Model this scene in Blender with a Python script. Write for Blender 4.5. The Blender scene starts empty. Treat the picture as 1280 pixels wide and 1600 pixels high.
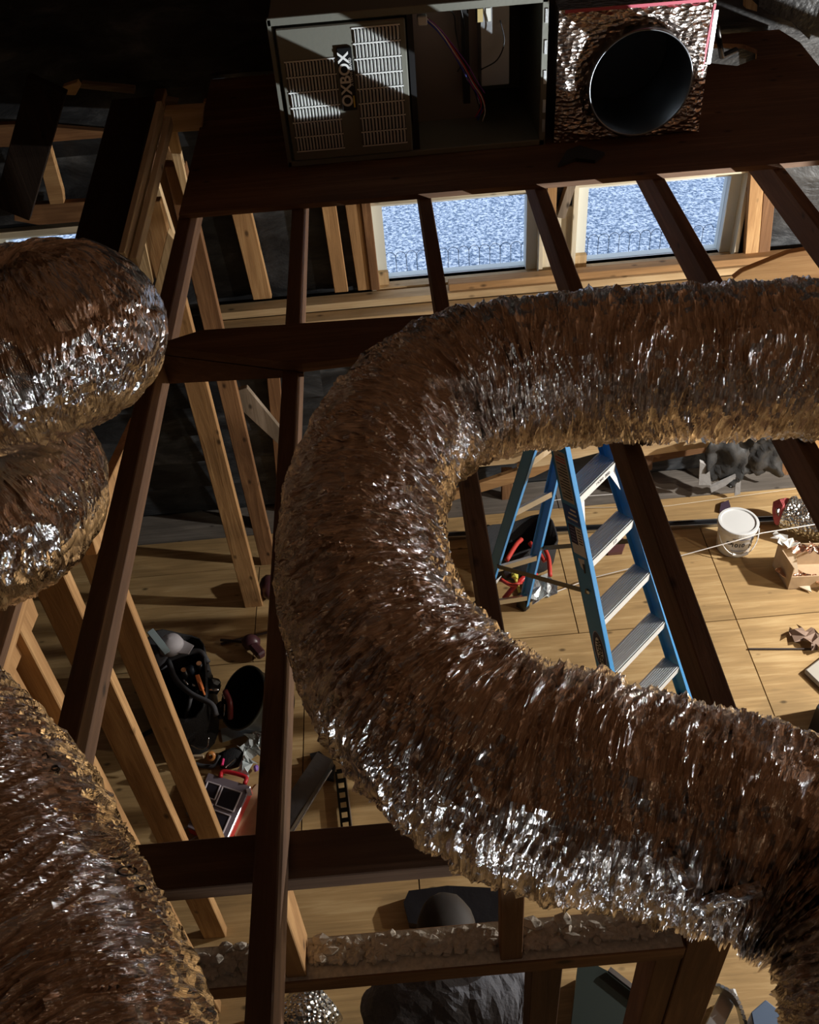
import bpy, bmesh, math, random
import numpy as np
from mathutils import Vector, Matrix
from math import sin, cos, pi, radians, atan2, sqrt
SC = bpy.context.scene
COL = SC.collection
# ------------------------------------------------------------------ camera
F = 1533.0; PITCH = radians(43.3); ROLL = radians(5.04); CH = 4.1
cd = bpy.data.cameras.new('camera'); cam = bpy.data.objects.new('camera', cd); COL.objects.link(cam)
cd.sensor_fit = 'HORIZONTAL'; cd.sensor_width = 36.0; cd.lens = F*36.0/1280.0
cd.clip_start = 0.05; cd.clip_end = 100
fw = Vector((0, cos(PITCH), -sin(PITCH))); r0 = Vector((1, 0, 0)); d0 = fw.cross(r0)
imx = r0*cos(ROLL) + d0*sin(ROLL); imy = -r0*sin(ROLL) + d0*cos(ROLL)
m = Matrix((imx, -imy, -fw)).transposed().to_4x4(); m.translation = (0, 0, CH)
cam.matrix_world = m
SC.camera = cam
# ------------------------------------------------------------------ world, lamps, exposure
w = bpy.data.worlds.new('world'); SC.world = w; w.use_nodes = True
bg = w.node_tree.nodes['Background']; bg.inputs['Color'].default_value = (0.62, 0.75, 1.0, 1); bg.inputs['Strength'].default_value = 1.35
def lamp(name, kind, loc, energy, color, size=0.1, aim=None, **kw):
    l = bpy.data.lights.new(name, kind); l.energy = energy; l.color = color
    if kind in ('POINT', 'SPOT'): l.shadow_soft_size = size
    if kind == 'AREA': l.size = size
    for k, v in kw.items(): setattr(l, k, v)
    o = bpy.data.objects.new(name, l); COL.objects.link(o); o.location = loc
    if aim is not None:
        o.rotation_euler = (Vector(aim)-Vector(loc)).to_track_quat('-Z', 'Y').to_euler()
    return o
# the bright work light standing in the room below, right of the frame
lamp('work_light', 'POINT', (3.9, 2.9, 1.8), 560, (1.0, 0.965, 0.91), 0.04)
# a second work light on the floor behind the partition, below and behind the camera
lamp('rear_work_light', 'SPOT', (0.42, -1.4, 1.74), 75, (0.80, 0.90, 1.0), 0.04, aim=(-.30, 1.6, 3.72), spot_size=radians(38), spot_blend=.25)
# reflector lamp whose beam reaches the air handler only through the gaps between the joists
lamp('reflector_lamp', 'SPOT', (2.62, 1.35, 1.42), 800, (0.90, 0.96, 1.0), 0.012, aim=(.45, 3.5, 2.9), spot_size=radians(25), spot_blend=.2)
lamp('joist_side_fill', 'POINT', (4.1, 1.3, 2.28), 130, (1.0, 0.86, 0.68), 0.05)  # added warm fill for the side faces of joists and studs
lamp('duct_bend_fill', 'SPOT', (4.0, .75, 3.12), 85, (0.84, 0.92, 1.0), 0.05, aim=(0, 1.25, 2.85), spot_size=radians(22), spot_blend=.3)  # added spot for a highlight inside the big duct's bend
# added dim warm fill under the ridge, browns the duct reflections
lamp('ridge_fill', 'POINT', (1.2, -0.9, 4.7), 2.2, (1.0, 0.75, 0.5), 0.1)
SC.view_settings.view_transform = 'Standard'; SC.view_settings.look = 'None'
SC.view_settings.exposure = 0.0; SC.view_settings.gamma = 1.0
SC.view_settings.use_curve_mapping = False
# ------------------------------------------------------------------ pixel -> world helpers (real planes)
def ray(x, y):
    a, b = x-640, y-800
    return fw*F + imx*a + imy*b
O = Vector((0, 0, CH))
def atz(x, y, z): r = ray(x, y); return O + r*((z-CH)/r.z)
def aty(x, y, Y): r = ray(x, y); return O + r*(Y/r.y)
def atx(x, y, X): r = ray(x, y); return O + r*(X/r.x)
def atd(x, y, d): return O + ray(x, y)*(d/F)
# ------------------------------------------------------------------ mesh builder
class MB:
    def __init__(s): s.v = []; s.f = []; s.uv = None
    def add(s, vs, fs):
        n = len(s.v); s.v += [tuple(v) for v in vs]; s.f += [tuple(i+n for i in f) for f in fs]; return s
    def hexa(s, c):
        return s.add(c, [(0,3,2,1),(4,5,6,7),(0,1,5,4),(1,2,6,5),(2,3,7,6),(3,0,4,7)])
    def box(s, lo, hi):
        x0,y0,z0 = lo; x1,y1,z1 = hi
        return s.hexa([(x0,y0,z0),(x1,y0,z0),(x1,y1,z0),(x0,y1,z0),(x0,y0,z1),(x1,y0,z1),(x1,y1,z1),(x0,y1,z1)])
    def obox(s, c, sz, R=None):
        R = R or Matrix.Identity(3); c = Vector(c); h = Vector(sz)*0.5
        return s.hexa([c + R @ Vector((a*h.x, b*h.y, d*h.z)) for d in (-1,1) for a,b in ((-1,-1),(1,-1),(1,1),(-1,1))])
    def beam(s, p0, p1, w, t, up=(0,0,1), ew=None):
        """bar from p0 to p1; w across, t along 'up'; p on centre line"""
        p0 = Vector(p0); p1 = Vector(p1); d = (p1-p0).normalized(); up = Vector(up)
        sd = d.cross(up).normalized(); u = sd.cross(d).normalized()
        ew = ew or w
        c = []
        for p, ww in ((p0, w), (p1, ew)):
            for a, b in ((-1,-1),(1,-1),(1,1),(-1,1)): c.append(p + sd*(a*ww/2) + u*(b*t/2))
        return s.hexa(c)
    def tube(s, pts, r, n=8, caps=True):
        pts = [Vector(p) for p in pts]; rs = r if isinstance(r, (list, tuple)) else [r]*len(pts)
        base = len(s.v); prev = None
        for i, p in enumerate(pts):
            t = (pts[min(i+1, len(pts)-1)]-pts[max(i-1, 0)]).normalized()
            if prev is None:
                a = Vector((0,0,1)) if abs(t.z) < .9 else Vector((1,0,0)); u = t.cross(a).normalized()
            else: u = (prev - t*prev.dot(t)).normalized()
            prev = u; v = t.cross(u)
            for k in range(n):
                an = 2*pi*k/n; s.v.append(tuple(p + (u*cos(an)+v*sin(an))*rs[i]))
        for i in range(len(pts)-1):
            for k in range(n):
                a = base+i*n+k; b = base+i*n+(k+1)%n; s.f.append((a, b, b+n, a+n))
        if caps:
            s.f.append(tuple(base+k for k in reversed(range(n)))); e = base+(len(pts)-1)*n; s.f.append(tuple(e+k for k in range(n)))
        return s
    def lathe(s, prof, c=(0,0,0), n=32, R=None, close=False):
        R = R or Matrix.Identity(3); c = Vector(c); base = len(s.v)
        for r, z in prof:
            for k in range(n):
                an = 2*pi*k/n; s.v.append(tuple(c + R @ Vector((r*cos(an), r*sin(an), z))))
        for i in range(len(prof)-1):
            for k in range(n):
                a = base+i*n+k; b = base+i*n+(k+1)%n; s.f.append((a, b, b+n, a+n))
        return s
    def prism(s, poly, off):
        """polygon (list of Vector) extruded by off"""
        n = len(poly); off = Vector(off)
        return s.add([Vector(p) for p in poly]+[Vector(p)+off for p in poly],
                     [tuple(reversed(range(n))), tuple(range(n, 2*n))]+[(i, (i+1)%n, (i+1)%n+n, i+n) for i in range(n)])
    def blob(s, c, r, seed=0, amp=.25, sub=1, flat=1.0):
        bm = bmesh.new(); bmesh.ops.create_icosphere(bm, subdivisions=sub, radius=1)
        rn = random.Random(seed); vs = []
        sx, sy, sz = (r if isinstance(r, (tuple, list)) else (r, r, r*flat))
        for v in bm.verts:
            k = 1+rn.uniform(-amp, amp); vs.append((c[0]+v.co.x*k*sx, c[1]+v.co.y*k*sy, c[2]+v.co.z*k*sz))
        s.add(vs, [tuple(v.index for v in f.verts) for f in bm.faces]); bm.free(); return s
    def build(s, name, mat, parent=None, bevel=0, smooth=False, sub=0, tag=None):
        me = bpy.data.meshes.new(name)
        V = np.array(s.v, dtype=float)
        off = Vector((0,0,0))
        if parent is None:
            lo = V.min(0); hi = V.max(0); off = Vector(((lo[0]+hi[0])/2, (lo[1]+hi[1])/2, lo[2])); V = V - np.array(off)
        elif parent.type != 'MESH' or True:
            V = V - np.array(wloc(parent))
        me.from_pydata(V.tolist(), [], s.f); me.update()
        bm = bmesh.new(); bm.from_mesh(me); bmesh.ops.recalc_face_normals(bm, faces=bm.faces); bm.to_mesh(me); bm.free()
        if s.uv is not None:
            pass
        o = bpy.data.objects.new(name, me); COL.objects.link(o); o.location = off
        if parent is not None: o.parent = parent
        me.materials.append(mat)
        if smooth:
            for p in me.polygons: p.use_smooth = True
        if bevel:
            b = o.modifiers.new('bevel', 'BEVEL'); b.width = bevel; b.segments = 1; b.limit_method = 'ANGLE'
        if sub:
            b = o.modifiers.new('subd', 'SUBSURF'); b.levels = sub; b.render_levels = sub
        if tag: T(o, *tag)
        return o
def wloc(o):
    p = Vector(o.location)
    while o.parent is not None: o = o.parent; p += o.location
    return p
def T(o, label=None, cat=None, group=None, kind=None):
    if label: o['label'] = label
    if cat: o['category'] = cat
    if group: o['group'] = group
    if kind: o['kind'] = kind
    return o
def thing(name, loc, label, cat, group=None):
    o = bpy.data.objects.new(name, None); COL.objects.link(o); o.location = loc; o.empty_display_size = .1
    return T(o, label, cat, group)
def rotz(a): return Matrix.Rotation(a, 3, 'Z')
def frame(xd, zd):
    z = Vector(zd).normalized(); x = Vector(xd); x = (x - z*x.dot(z)).normalized(); y = z.cross(x)
    return Matrix((x, y, z)).transposed()
# ------------------------------------------------------------------ materials
def nt(name):
    m = bpy.data.materials.new(name); m.use_nodes = True; t = m.node_tree
    return m, t, t.nodes['Principled BSDF']
def N(t, typ, **kw):
    n = t.nodes.new(typ)
    for k, v in kw.items():
        if k in n.inputs: n.inputs[k].default_value = v
        else: setattr(n, k, v)
    return n
def L(t, a, b): t.links.new(a, b)
def ramp(t, fac, stops):
    r = t.nodes.new('ShaderNodeValToRGB'); L(t, fac, r.inputs[0]); e = r.color_ramp.elements
    while len(e) < len(stops): e.new(.5)
    for i, (p, c) in enumerate(stops): e[i].position = p; e[i].color = (*c, 1)
    return r.outputs[0]
def coords(t, scale=(1,1,1), rnd=True):
    tc = N(t, 'ShaderNodeTexCoord'); mp = N(t, 'ShaderNodeMapping'); mp.inputs['Scale'].default_value = scale
    src = tc.outputs['Object']
    if rnd:
        oi = N(t, 'ShaderNodeObjectInfo'); ml = N(t, 'ShaderNodeMath', operation='MULTIPLY'); ml.inputs[1].default_value = 37.0
        L(t, oi.outputs['Random'], ml.inputs[0]); va = N(t, 'ShaderNodeVectorMath', operation='ADD')
        L(t, src, va.inputs[0]); L(t, ml.outputs[0], va.inputs[1]); src = va.outputs[0]
    L(t, src, mp.inputs['Vector']); return mp.outputs[0]
def plain(name, col, rough=.5, metal=0, spec=.5, bump=0, bs=60, var=0):
    m, t, b = nt(name); b.inputs['Base Color'].default_value = (*col, 1)
    b.inputs['Roughness'].default_value = rough; b.inputs['Metallic'].default_value = metal
    b.inputs['Specular IOR Level'].default_value = spec
    if bump or var:
        n = N(t, 'ShaderNodeTexNoise', Scale=bs, Detail=4.0); L(t, coords(t), n.inputs['Vector'])
        if bump:
            bp = N(t, 'ShaderNodeBump', Strength=bump, Distance=.01); L(t, n.outputs['Fac'], bp.inputs['Height']); L(t, bp.outputs[0], b.inputs['Normal'])
        if var:
            L(t, ramp(t, n.outputs['Fac'], [(.3, tuple(c*(1-var) for c in col)), (.7, tuple(min(1, c*(1+var)) for c in col))]), b.inputs['Base Color'])
    return m
WC = {}
def wood(kind, axis):
    """kind: palette; axis: grain direction 0/1/2"""
    key = (kind, axis)
    if key in WC: return WC[key]
    pal = {'old': ((.20,.10,.045), (.33,.175,.08)), 'red': ((.115,.06,.032), (.19,.105,.058)), 'stud': ((.42,.235,.10), (.60,.37,.17)), 'unlit': ((.020,.012,.008), (.034,.020,.013)),  # darkest palette: shade on the upper left timbers put into the colour
           'new': ((.55,.38,.20), (.70,.53,.31)), 'cream': ((.66,.58,.42), (.80,.73,.56)), 'ply': ((.44,.285,.125), (.60,.425,.21)),
           'dark': ((.085,.036,.013), (.14,.062,.024)), 'dusty': ((.22,.17,.12), (.36,.29,.22)), 'grey': ((.15,.13,.11), (.23,.20,.17))}[kind]
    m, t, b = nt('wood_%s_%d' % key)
    sc = [26, 26, 26]; sc[axis] = 1.6
    v = coords(t, tuple(sc))
    n = N(t, 'ShaderNodeTexNoise', Scale=1.4, Detail=6.0, Roughness=.65, Distortion=.8); L(t, v, n.inputs['Vector'])
    sc2 = [3.5, 3.5, 3.5]; sc2[axis] = .9; v2 = coords(t, tuple(sc2))
    n2 = N(t, 'ShaderNodeTexNoise', Scale=2.0, Detail=3.0); L(t, v2, n2.inputs['Vector'])
    mx = N(t, 'ShaderNodeMath', operation='ADD'); L(t, n.outputs['Fac'], mx.inputs[0]); L(t, n2.outputs['Fac'], mx.inputs[1])
    h = N(t, 'ShaderNodeMath', operation='MULTIPLY'); h.inputs[1].default_value = .5; L(t, mx.outputs[0], h.inputs[0])
    c = ramp(t, h.outputs[0], [(.36, tuple(q*.72 for q in pal[0])), (.5, pal[0]), (.64, pal[1])])
    # dark knots and nail stains
    sc3 = [11, 11, 11]; sc3[axis] = 6; vo = N(t, 'ShaderNodeTexVoronoi', Scale=1.0); L(t, coords(t, tuple(sc3)), vo.inputs['Vector'])
    kn = ramp(t, vo.outputs['Distance'], [(.05, (1,1,1)), (.14, (0,0,0))])
    ms = N(t, 'ShaderNodeMixRGB'); L(t, kn, ms.inputs[0]); L(t, c, ms.inputs[1]); ms.inputs[2].default_value = tuple(q*.3 for q in pal[0])+(1,)
    L(t, ms.outputs[0], b.inputs['Base Color'])
    b.inputs['Roughness'].default_value = .72; b.inputs['Specular IOR Level'].default_value = .25
    bp = N(t, 'ShaderNodeBump', Strength=.5, Distance=.004); L(t, n.outputs['Fac'], bp.inputs['Height']); L(t, bp.outputs[0], b.inputs['Normal'])
    WC[key] = m; return m
def foil_mat(name, col, rough=.2, uscale=90, vscale=7, strength=.6):
    m, t, b = nt(name)
    b.inputs['Metallic'].default_value = 1; b.inputs['Base Color'].default_value = (*col, 1)
    uv = N(t, 'ShaderNodeUVMap'); mp = N(t, 'ShaderNodeMapping'); mp.inputs['Scale'].default_value = (uscale, vscale, 1); L(t, uv.outputs[0], mp.inputs[0])
    n = N(t, 'ShaderNodeTexNoise', Scale=1.0, Detail=5.0, Roughness=.7, Distortion=.6); L(t, mp.outputs[0], n.inputs['Vector'])
    mp2 = N(t, 'ShaderNodeMapping'); mp2.inputs['Scale'].default_value = (uscale*.45, vscale*3.5, 1); L(t, uv.outputs[0], mp2.inputs[0])
    vo = N(t, 'ShaderNodeTexVoronoi', Scale=1.0); L(t, mp2.outputs[0], vo.inputs['Vector'])
    ad = N(t, 'ShaderNodeMath', operation='ADD'); L(t, n.outputs['Fac'], ad.inputs[0]); L(t, vo.outputs['Distance'], ad.inputs[1])
    bp = N(t, 'ShaderNodeBump', Strength=strength, Distance=.006); L(t, ad.outputs[0], bp.inputs['Height']); L(t, bp.outputs[0], b.inputs['Normal'])
    L(t, ramp(t, n.outputs['Fac'], [(.3, (rough*.7,)*3), (.7, (min(1, rough*1.7),)*3)]), b.inputs['Roughness'])
    return m
FOIL = foil_mat('duct_foil', (.78, .71, .65), .12, strength=1.0)
FOILB = plain('bright_foil', (.85, .83, .82), .22, 1, bump=.8, bs=45)
BLACKM = plain('black_fabric', (.012, .012, .014), .8, bump=.4, bs=150)
BLACKP = plain('black_plastic', (.012, .012, .013), .35)
RED = plain('red_fabric', (.55, .045, .03), .6)
GALV = plain('galvanised_steel', (.50, .52, .53), .35, 1, bump=.1, bs=20)
ALU = plain('brushed_aluminium', (.80, .82, .82), .33, 1, bump=.1, bs=200)
ALUW = plain('aluminium_face', (.80, .84, .86), .4, .15)
BLUE = plain('blue_fibreglass', (.05, .30, .66), .35, spec=.6)
WHITEP = plain('white_plastic', (.80, .80, .79), .35)
CARD = plain('cardboard', (.50, .36, .22), .8, bump=.1, var=.1, bs=20)
# ------------------------------------------------------------------ setting
def struct(name, mb, mat, parent=None, **kw):
    o = mb.build(name, mat, parent, **kw)
    if parent is None: o['kind'] = 'structure'
    return o
XL, XR, YB, YF = -2.6, 4.4, -3.0, 4.52
# floor: subfloor slab with separate plywood sheets
floor = struct('floor', MB().box((XL, YB, -.06), (XR, YF+.12, -.012)), wood('grey', 0))
rows = [(-3.0,-1.2), (-1.2,.86), (.86,2.08), (2.08,3.30), (3.30,4.0), (4.0,4.27), (4.27,4.52)]
for ri, (ya, yb) in enumerate(rows):
    xs = {4: [-2.6,-.9,.84,1.68,3.2,4.4], 3: [-2.6,-.62,1.68,3.3,4.4], 5: [-2.6,-.2,1.3,4.4], 6: [-2.6,.9,4.4]}.get(ri, [-2.6,-1.5,.45,2.6,4.4] if ri % 2 else [-2.6,-.1,1.9,4.4])
    for xa, xb in zip(xs[:-1], xs[1:]):
        z1 = .004 if ri == 6 else 0
        o = MB().box((xa+.003, ya+.003, -.018), (xb-.003, yb-.003, z1)).build('plywood_sheet', wood('ply' if ri < 6 else 'grey', 0), floor)
# gable wall: black backing around two windows + far left window, felt courses, studs
def tar():
    m, t, b = nt('tar_paper'); n = N(t, 'ShaderNodeTexNoise', Scale=3.0, Detail=5.0, Roughness=.6, Distortion=.4); L(t, coords(t, (1, 1, 2.5)), n.inputs['Vector'])
    L(t, ramp(t, n.outputs['Fac'], [(.40, (.012,.013,.015)), (.56, (.035,.038,.042)), (.70, (.10,.105,.11))]), b.inputs['Base Color'])
    b.inputs['Roughness'].default_value = .45; bp = N(t, 'ShaderNodeBump', Strength=.6, Distance=.03); L(t, n.outputs['Fac'], bp.inputs['Height']); L(t, bp.outputs[0], b.inputs['Normal'])
    return m
TAR = tar()
wins = [(-1.95, -1.35), (-.09, .79), (.935, 1.80)]
WZ0, WZ1 = 1.44, 1.96
gw = MB(); gw.box((XL-.1, YF, -.06), (XR+.1, YF+.1, WZ0)); gw.box((XL-.1, YF, WZ1), (XR+.1, YF+.1, 6.2))
e = [XL-.1]+[q for wn in wins for q in wn]+[XR+.1]
for a, b in zip(e[0::2], e[1::2]): gw.box((a, YF, WZ0), (b, YF+.1, WZ1))
wall_front = struct('wall_front', gw, TAR)
rn = random.Random(4)
for k in range(7):       # lapped felt courses below the windows
    z0 = .03+k*.195
    cuts = [XL, -.55+rn.uniform(-.2,.2), 1.2+rn.uniform(-.3,.3), XR]
    for a, b in zip(cuts[:-1], cuts[1:]):
        MB().hexa([(a, YF-.03, z0), (b+.02, YF-.03, z0+.01), (b+.02, YF-.002, z0+.01), (a, YF-.002, z0), (a, YF-.008, z0+.22), (b+.02, YF-.008, z0+.225), (b+.02, YF-.002, z0+.225), (a, YF-.002, z0+.22)]).build('felt_course', TAR, wall_front)
for k in range(5):
    z0 = 1.99+k*.3
    MB().hexa([(XL, YF-.03, z0), (XR, YF-.03, z0+.01), (XR, YF-.002, z0+.01), (XL, YF-.002, z0), (XL, YF-.008, z0+.34), (XR, YF-.008, z0+.345), (XR, YF-.002, z0+.345), (XL, YF-.002, z0+.34)]).build('felt_course', TAR, wall_front)
DKW = wood('dark', 2)
wall_left = struct('wall_left', MB().box((XL-.1, YB-.1, -.06), (XL, YF, 3.4)), plain('dark_board', (.03,.022,.018), .8))
wall_right = struct('wall_right', MB().box((XR, YB-.1, -.06), (XR+.1, YF, 3.4)), TAR)
wall_back = struct('wall_back', MB().box((XL-.1, YB-.1, -.06), (XR+.1, YB, 6.2)), TAR)
RX, RZ, EZ = .9, 5.9, 3.2
cm = MB()
cm.hexa([(XL-.2, YB-.1, EZ-.1), (RX, YB-.1, RZ), (RX, YF+.1, RZ), (XL-.2, YF+.1, EZ-.1), (XL-.2, YB-.1, EZ), (RX, YB-.1, RZ+.1), (RX, YF+.1, RZ+.1), (XL-.2, YF+.1, EZ)])
cm.hexa([(RX, YB-.1, RZ), (XR+.2, YB-.1, EZ-.1), (XR+.2, YF+.1, EZ-.1), (RX, YF+.1, RZ), (RX, YB-.1, RZ+.1), (XR+.2, YB-.1, EZ), (XR+.2, YF+.1, EZ), (RX, YF+.1, RZ+.1)])
ceiling = struct('ceiling', cm, wood('dark', 1))
for k in range(13):
    y = YB+.3+k*.6
    for xe in (XL, XR):
        MB().beam((xe, y, EZ-.14), (RX, y, RZ-.12), .045, .15).build('rafter', wood('old', 0), ceiling)
# windows
FR = plain('white_sash_paint', (.74, .77, .72), .5); FRT = wood('new', 2)
def glass():
    m, t, b = nt('window_glass'); b.inputs['Base Color'].default_value = (.95,.98,1,1); b.inputs['Roughness'].default_value = .0
    b.inputs['Transmission Weight'].default_value = 1; b.inputs['IOR'].default_value = 1.02; return m
GL = glass()
for i, (xa, xb) in enumerate(wins):
    y0, y1 = YF+.03, YF+.12
    fr = MB()
    for (lo, hi) in (((xa+.03, y0, WZ0), (xa+.085, y1, WZ1)), ((xb-.075, y0, WZ0), (xb-.02, y1, WZ1)), ((xa+.085, y0, WZ1-.075), (xb-.075, y1, WZ1-.03)), ((xa+.085, y0, WZ0), (xb-.075, y1, WZ0+.03))): fr.box(lo, hi)
    wn = struct('window_%d' % (i+1), fr, FR)
    MB().box((xa+.085, YF+.07, WZ0+.03), (xb-.075, YF+.074, WZ1-.075)).build('pane', GL, wn)
    MB().box((xa, YF-.04, WZ0), (xa+.022, YF+.1, WZ1)).build('jamb', wood('cream', 2), wn)
    MB().box((xb-.02, YF-.04, WZ0), (xb, YF+.1, WZ1)).build('jamb', wood('cream', 2), wn)
    MB().box((xa, YF-.045, WZ1-.03), (xb, YF+.1, WZ1)).build('head_trim', wood('cream', 0), wn)
    MB().box((xa+.022, YF+.0, WZ0+.0), (xa+.09, YF+.028, WZ0+.10)).build('corner_block', wood('new', 2), wn)
    MB().box((xa+.022, YF-.03, WZ0-.02), (xb-.02, YF+.06, WZ0+.03)).build('window_sill', wood('new', 0), wn)
T(MB().box((.79, YF-.012, WZ0), (.935, YF-.001, WZ1-.14)).build('mullion_panel', wood('cream', 2)), 'cream plywood strip nailed between the two bright windows', 'panel')
T(MB().box((.80, YF-.06, WZ1-.15), (.845, YF-.002, 2.3)).build('window_stud', wood('stud', 2)), 'brown upright stud above the cream strip between the windows', 'stud')
T(MB().beam((.93, YF-.04, WZ1+.05), (.87, YF-.04, WZ1-.17), .04, .05, (0,1,0)).build('window_brace', wood('dusty', 2)), 'short slanting brace beside the stud between the windows', 'brace')
# outside: neighbouring slope of granular shingles seen through the glass
def shingle():
    m, t, b = nt('granule_shingles'); n = N(t, 'ShaderNodeTexNoise', Scale=36.0, Detail=2.0, Roughness=.7, Distortion=.5); L(t, coords(t, (1,.62,1), False), n.inputs['Vector'])
    L(t, ramp(t, n.outputs['Fac'], [(.38, (.14,.20,.28)), (.5, (.48,.55,.64)), (.60, (1,1,1))]), b.inputs['Base Color']); b.inputs['Roughness'].default_value = .9; return m
struct('ground', MB().hexa([(-9, 4.65, .7), (11, 4.65, .7), (11, 22, -3.0), (-9, 22, -3.0), (-9, 4.65, .8), (11, 4.65, .8), (11, 22, -2.9), (-9, 22, -2.9)]), shingle())
PLM = plain('wire_green', (.02,.035,.05), .6)
for w0, w1 in ((-.03, .74), (1.0, 1.74)):      # scalloped wire garden edging outside under each sill
    mb = MB(); x = w0+.02
    while x < w1:
        mb.tube([(x, YF+.22, .79), (x, YF+.22, 1.50)], .0016, 5)
        mb.tube([(x+.028*(1-cos(a)), YF+.22, 1.50+.032*sin(a)) for a in [pi*k/8 for k in range(9)]], .0014, 5); x += .056
    mb.tube([(w0, YF+.22, 1.27), (w1+.05, YF+.22, 1.27)], .002, 5)
    side = 'left' if w0 < .5 else 'right'
    T(mb.build('wire_edging', PLM), 'scalloped wire edging outside the foot of the %s bright window' % side, 'fence', 'wire edging outside the windows')
wall_ledge = MB().box((-1.0, YF-.25, 1.2), (3.0, YF-.035, 1.235))
# studs on the gable wall
def stud(px0, px1, Y, kind='stud', w=.09, t=.04, z0=0, z1=2.5, label='', name='wall_stud', **kw):
    a = aty(*px0, Y); b = aty(*px1, Y); d = (b-a)/(b.z-a.z)
    x = lambda z: a.x+(z-a.z)*d.x
    o = MB().hexa([(x(z)+s*w/2, y, z) for z in (z0, z1) for s, y in ((-1, Y-t), (1, Y-t), (1, Y), (-1, Y))]).build(name, wood(kind, 2), bevel=.003)
    return T(o, label, 'stud')
GY = YF-.032
stud((380,335), (413,470), GY, w=.095, z0=1.49, z1=2.5, label='pale flat stud with nail holes standing alone on the black wall, far left')
stud((515,325), (535,460), GY, w=.07, z0=1.49, z1=2.5, label='flat stud standing alone just left of the paired studs by the window')
stud((552,320), (572,458), GY, w=.075, z0=1.49, z1=2.5, label='left one of the paired studs beside the left window')
stud((572,320), (588,458), GY, w=.045, t=.05, z0=1.49, z1=2.5, kind='old', label='narrow right one of the paired studs beside the left window')
stud((1180,265), (1171,393), GY, w=.07, z0=1.49, z1=2.5, label='reddish stud directly right of the right window')
stud((1202,262), (1190,392), GY, w=.06, z0=1.49, z1=2.5, kind='old', label='second reddish stud right of the right window, behind the slanting joist')
# lumber resting on the ledge under the windows
T(wall_ledge.build('ledge_board', wood('old', 0)), 'wide ledge board running below the windows', 'board')
def board(name, lo, hi, kind, axis, label, bevel=.002, cat='board', group=None):
    return T(MB().box(lo, hi).build(name, wood(kind, axis), bevel=bevel), label, cat, group)
for k, x in enumerate((-.95, .2, 1.3, 2.4)):
    board('ledge_post', (x, YF-.2, 0), (x+.04, YF-.11, 1.2), 'stud', 2, ['far left','second','third','far right'][k]+' upright post under the ledge board', cat='post')
board('lumber_board', (-.88, YF-.135, 1.428), (2.6, YF-.05, 1.468), 'new', 0, 'long pale board on top of the lumber under the windows, nearest the sills')
board('lumber_board', (-.95, YF-.225, 1.388), (2.6, YF-.14, 1.428), 'new', 0, 'long pale board at the front of the lumber under the windows')
board('lumber_board', (-.9, YF-.23, 1.30), (2.6, YF-.05, 1.386), 'stud', 0, 'thick brown timber under the two pale boards below the windows')
board('lumber_board', (-.9, YF-.24, 1.237), (2.6, YF-.05, 1.298), 'old', 0, 'lowest darker timber on the ledge below the windows')
board('lumber_board', (.30, YF-.12, 1.470), (2.7, YF-.06, 1.508), 'stud', 0, 'reddish board lying on the pale boards right under the window sills')
# ------------------------------------------------------------------ ceiling joists
J = 2.56
jl = [(-.95,-.905,'far left joist, running into the coiled duct', -1.4),
      (-.708,-.663,'second joist from the left, running out from under the coiled duct', .93),
      (-.313,-.270,'third joist from the left, passing in front of the plaster covered header', -1.4),
      (.128,.170,'joist inside the bend of the big duct, left of the blue ladder', .84),
      (.528,.570,'joist that crosses in front of the blue ladder', .84),
      (.935,.977,'joist crossing the right window, coming out above the grey bag', .84),
      (1.350,1.392,'joist at the upper right frame edge', .84)]+[(1.76+.41*k, 1.802+.41*k, 'joist %s beyond the right frame edge' % ['just','two bays','three bays','four bays','five bays'][k], .84) for k in range(5)]
for a, b, lab, ys in jl:
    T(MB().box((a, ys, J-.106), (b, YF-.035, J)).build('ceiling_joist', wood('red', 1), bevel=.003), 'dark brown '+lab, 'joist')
# ------------------------------------------------------------------ platform with keyhole cut-out
PZ = J+.002; PT = .018
FY = 3.19
def platform():
    bm = bmesh.new()
    outer = [(-.70, FY+.01), (1.72, FY-.01), (1.70, 3.45), (1.80, 3.9), (1.83, 4.3), (1.80, YF-.04), (-.70, YF-.04)]
    hole = [(1.30, 4.22), (1.50, 4.10), (1.60, 4.16), (1.635, 4.26), (1.60, 4.34), (1.52, 4.37), (1.42, 4.37), (1.33, 4.33)]
    ed = []
    for lp in (outer, hole):
        vs = [bm.verts.new((x, y, PZ)) for x, y in lp]
        ed += [bm.edges.new((vs[i], vs[(i+1) % len(vs)])) for i in range(len(vs))]
    bmesh.ops.triangle_fill(bm, edges=ed, use_beauty=True)
    r = bmesh.ops.extrude_face_region(bm, geom=list(bm.faces))
    for v in [g for g in r['geom'] if isinstance(g, bmesh.types.BMVert)]: v.co.z += PT
    me = bpy.data.meshes.new('plywood_platform'); 
    bmesh.ops.recalc_face_normals(bm, faces=bm.faces); bm.to_mesh(me); bm.free()
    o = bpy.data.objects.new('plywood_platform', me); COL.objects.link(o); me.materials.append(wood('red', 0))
    T(o, 'brown plywood platform on the joists carrying the air handler', 'platform')
platform()
PZ1 = PZ+PT+.001
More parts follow.
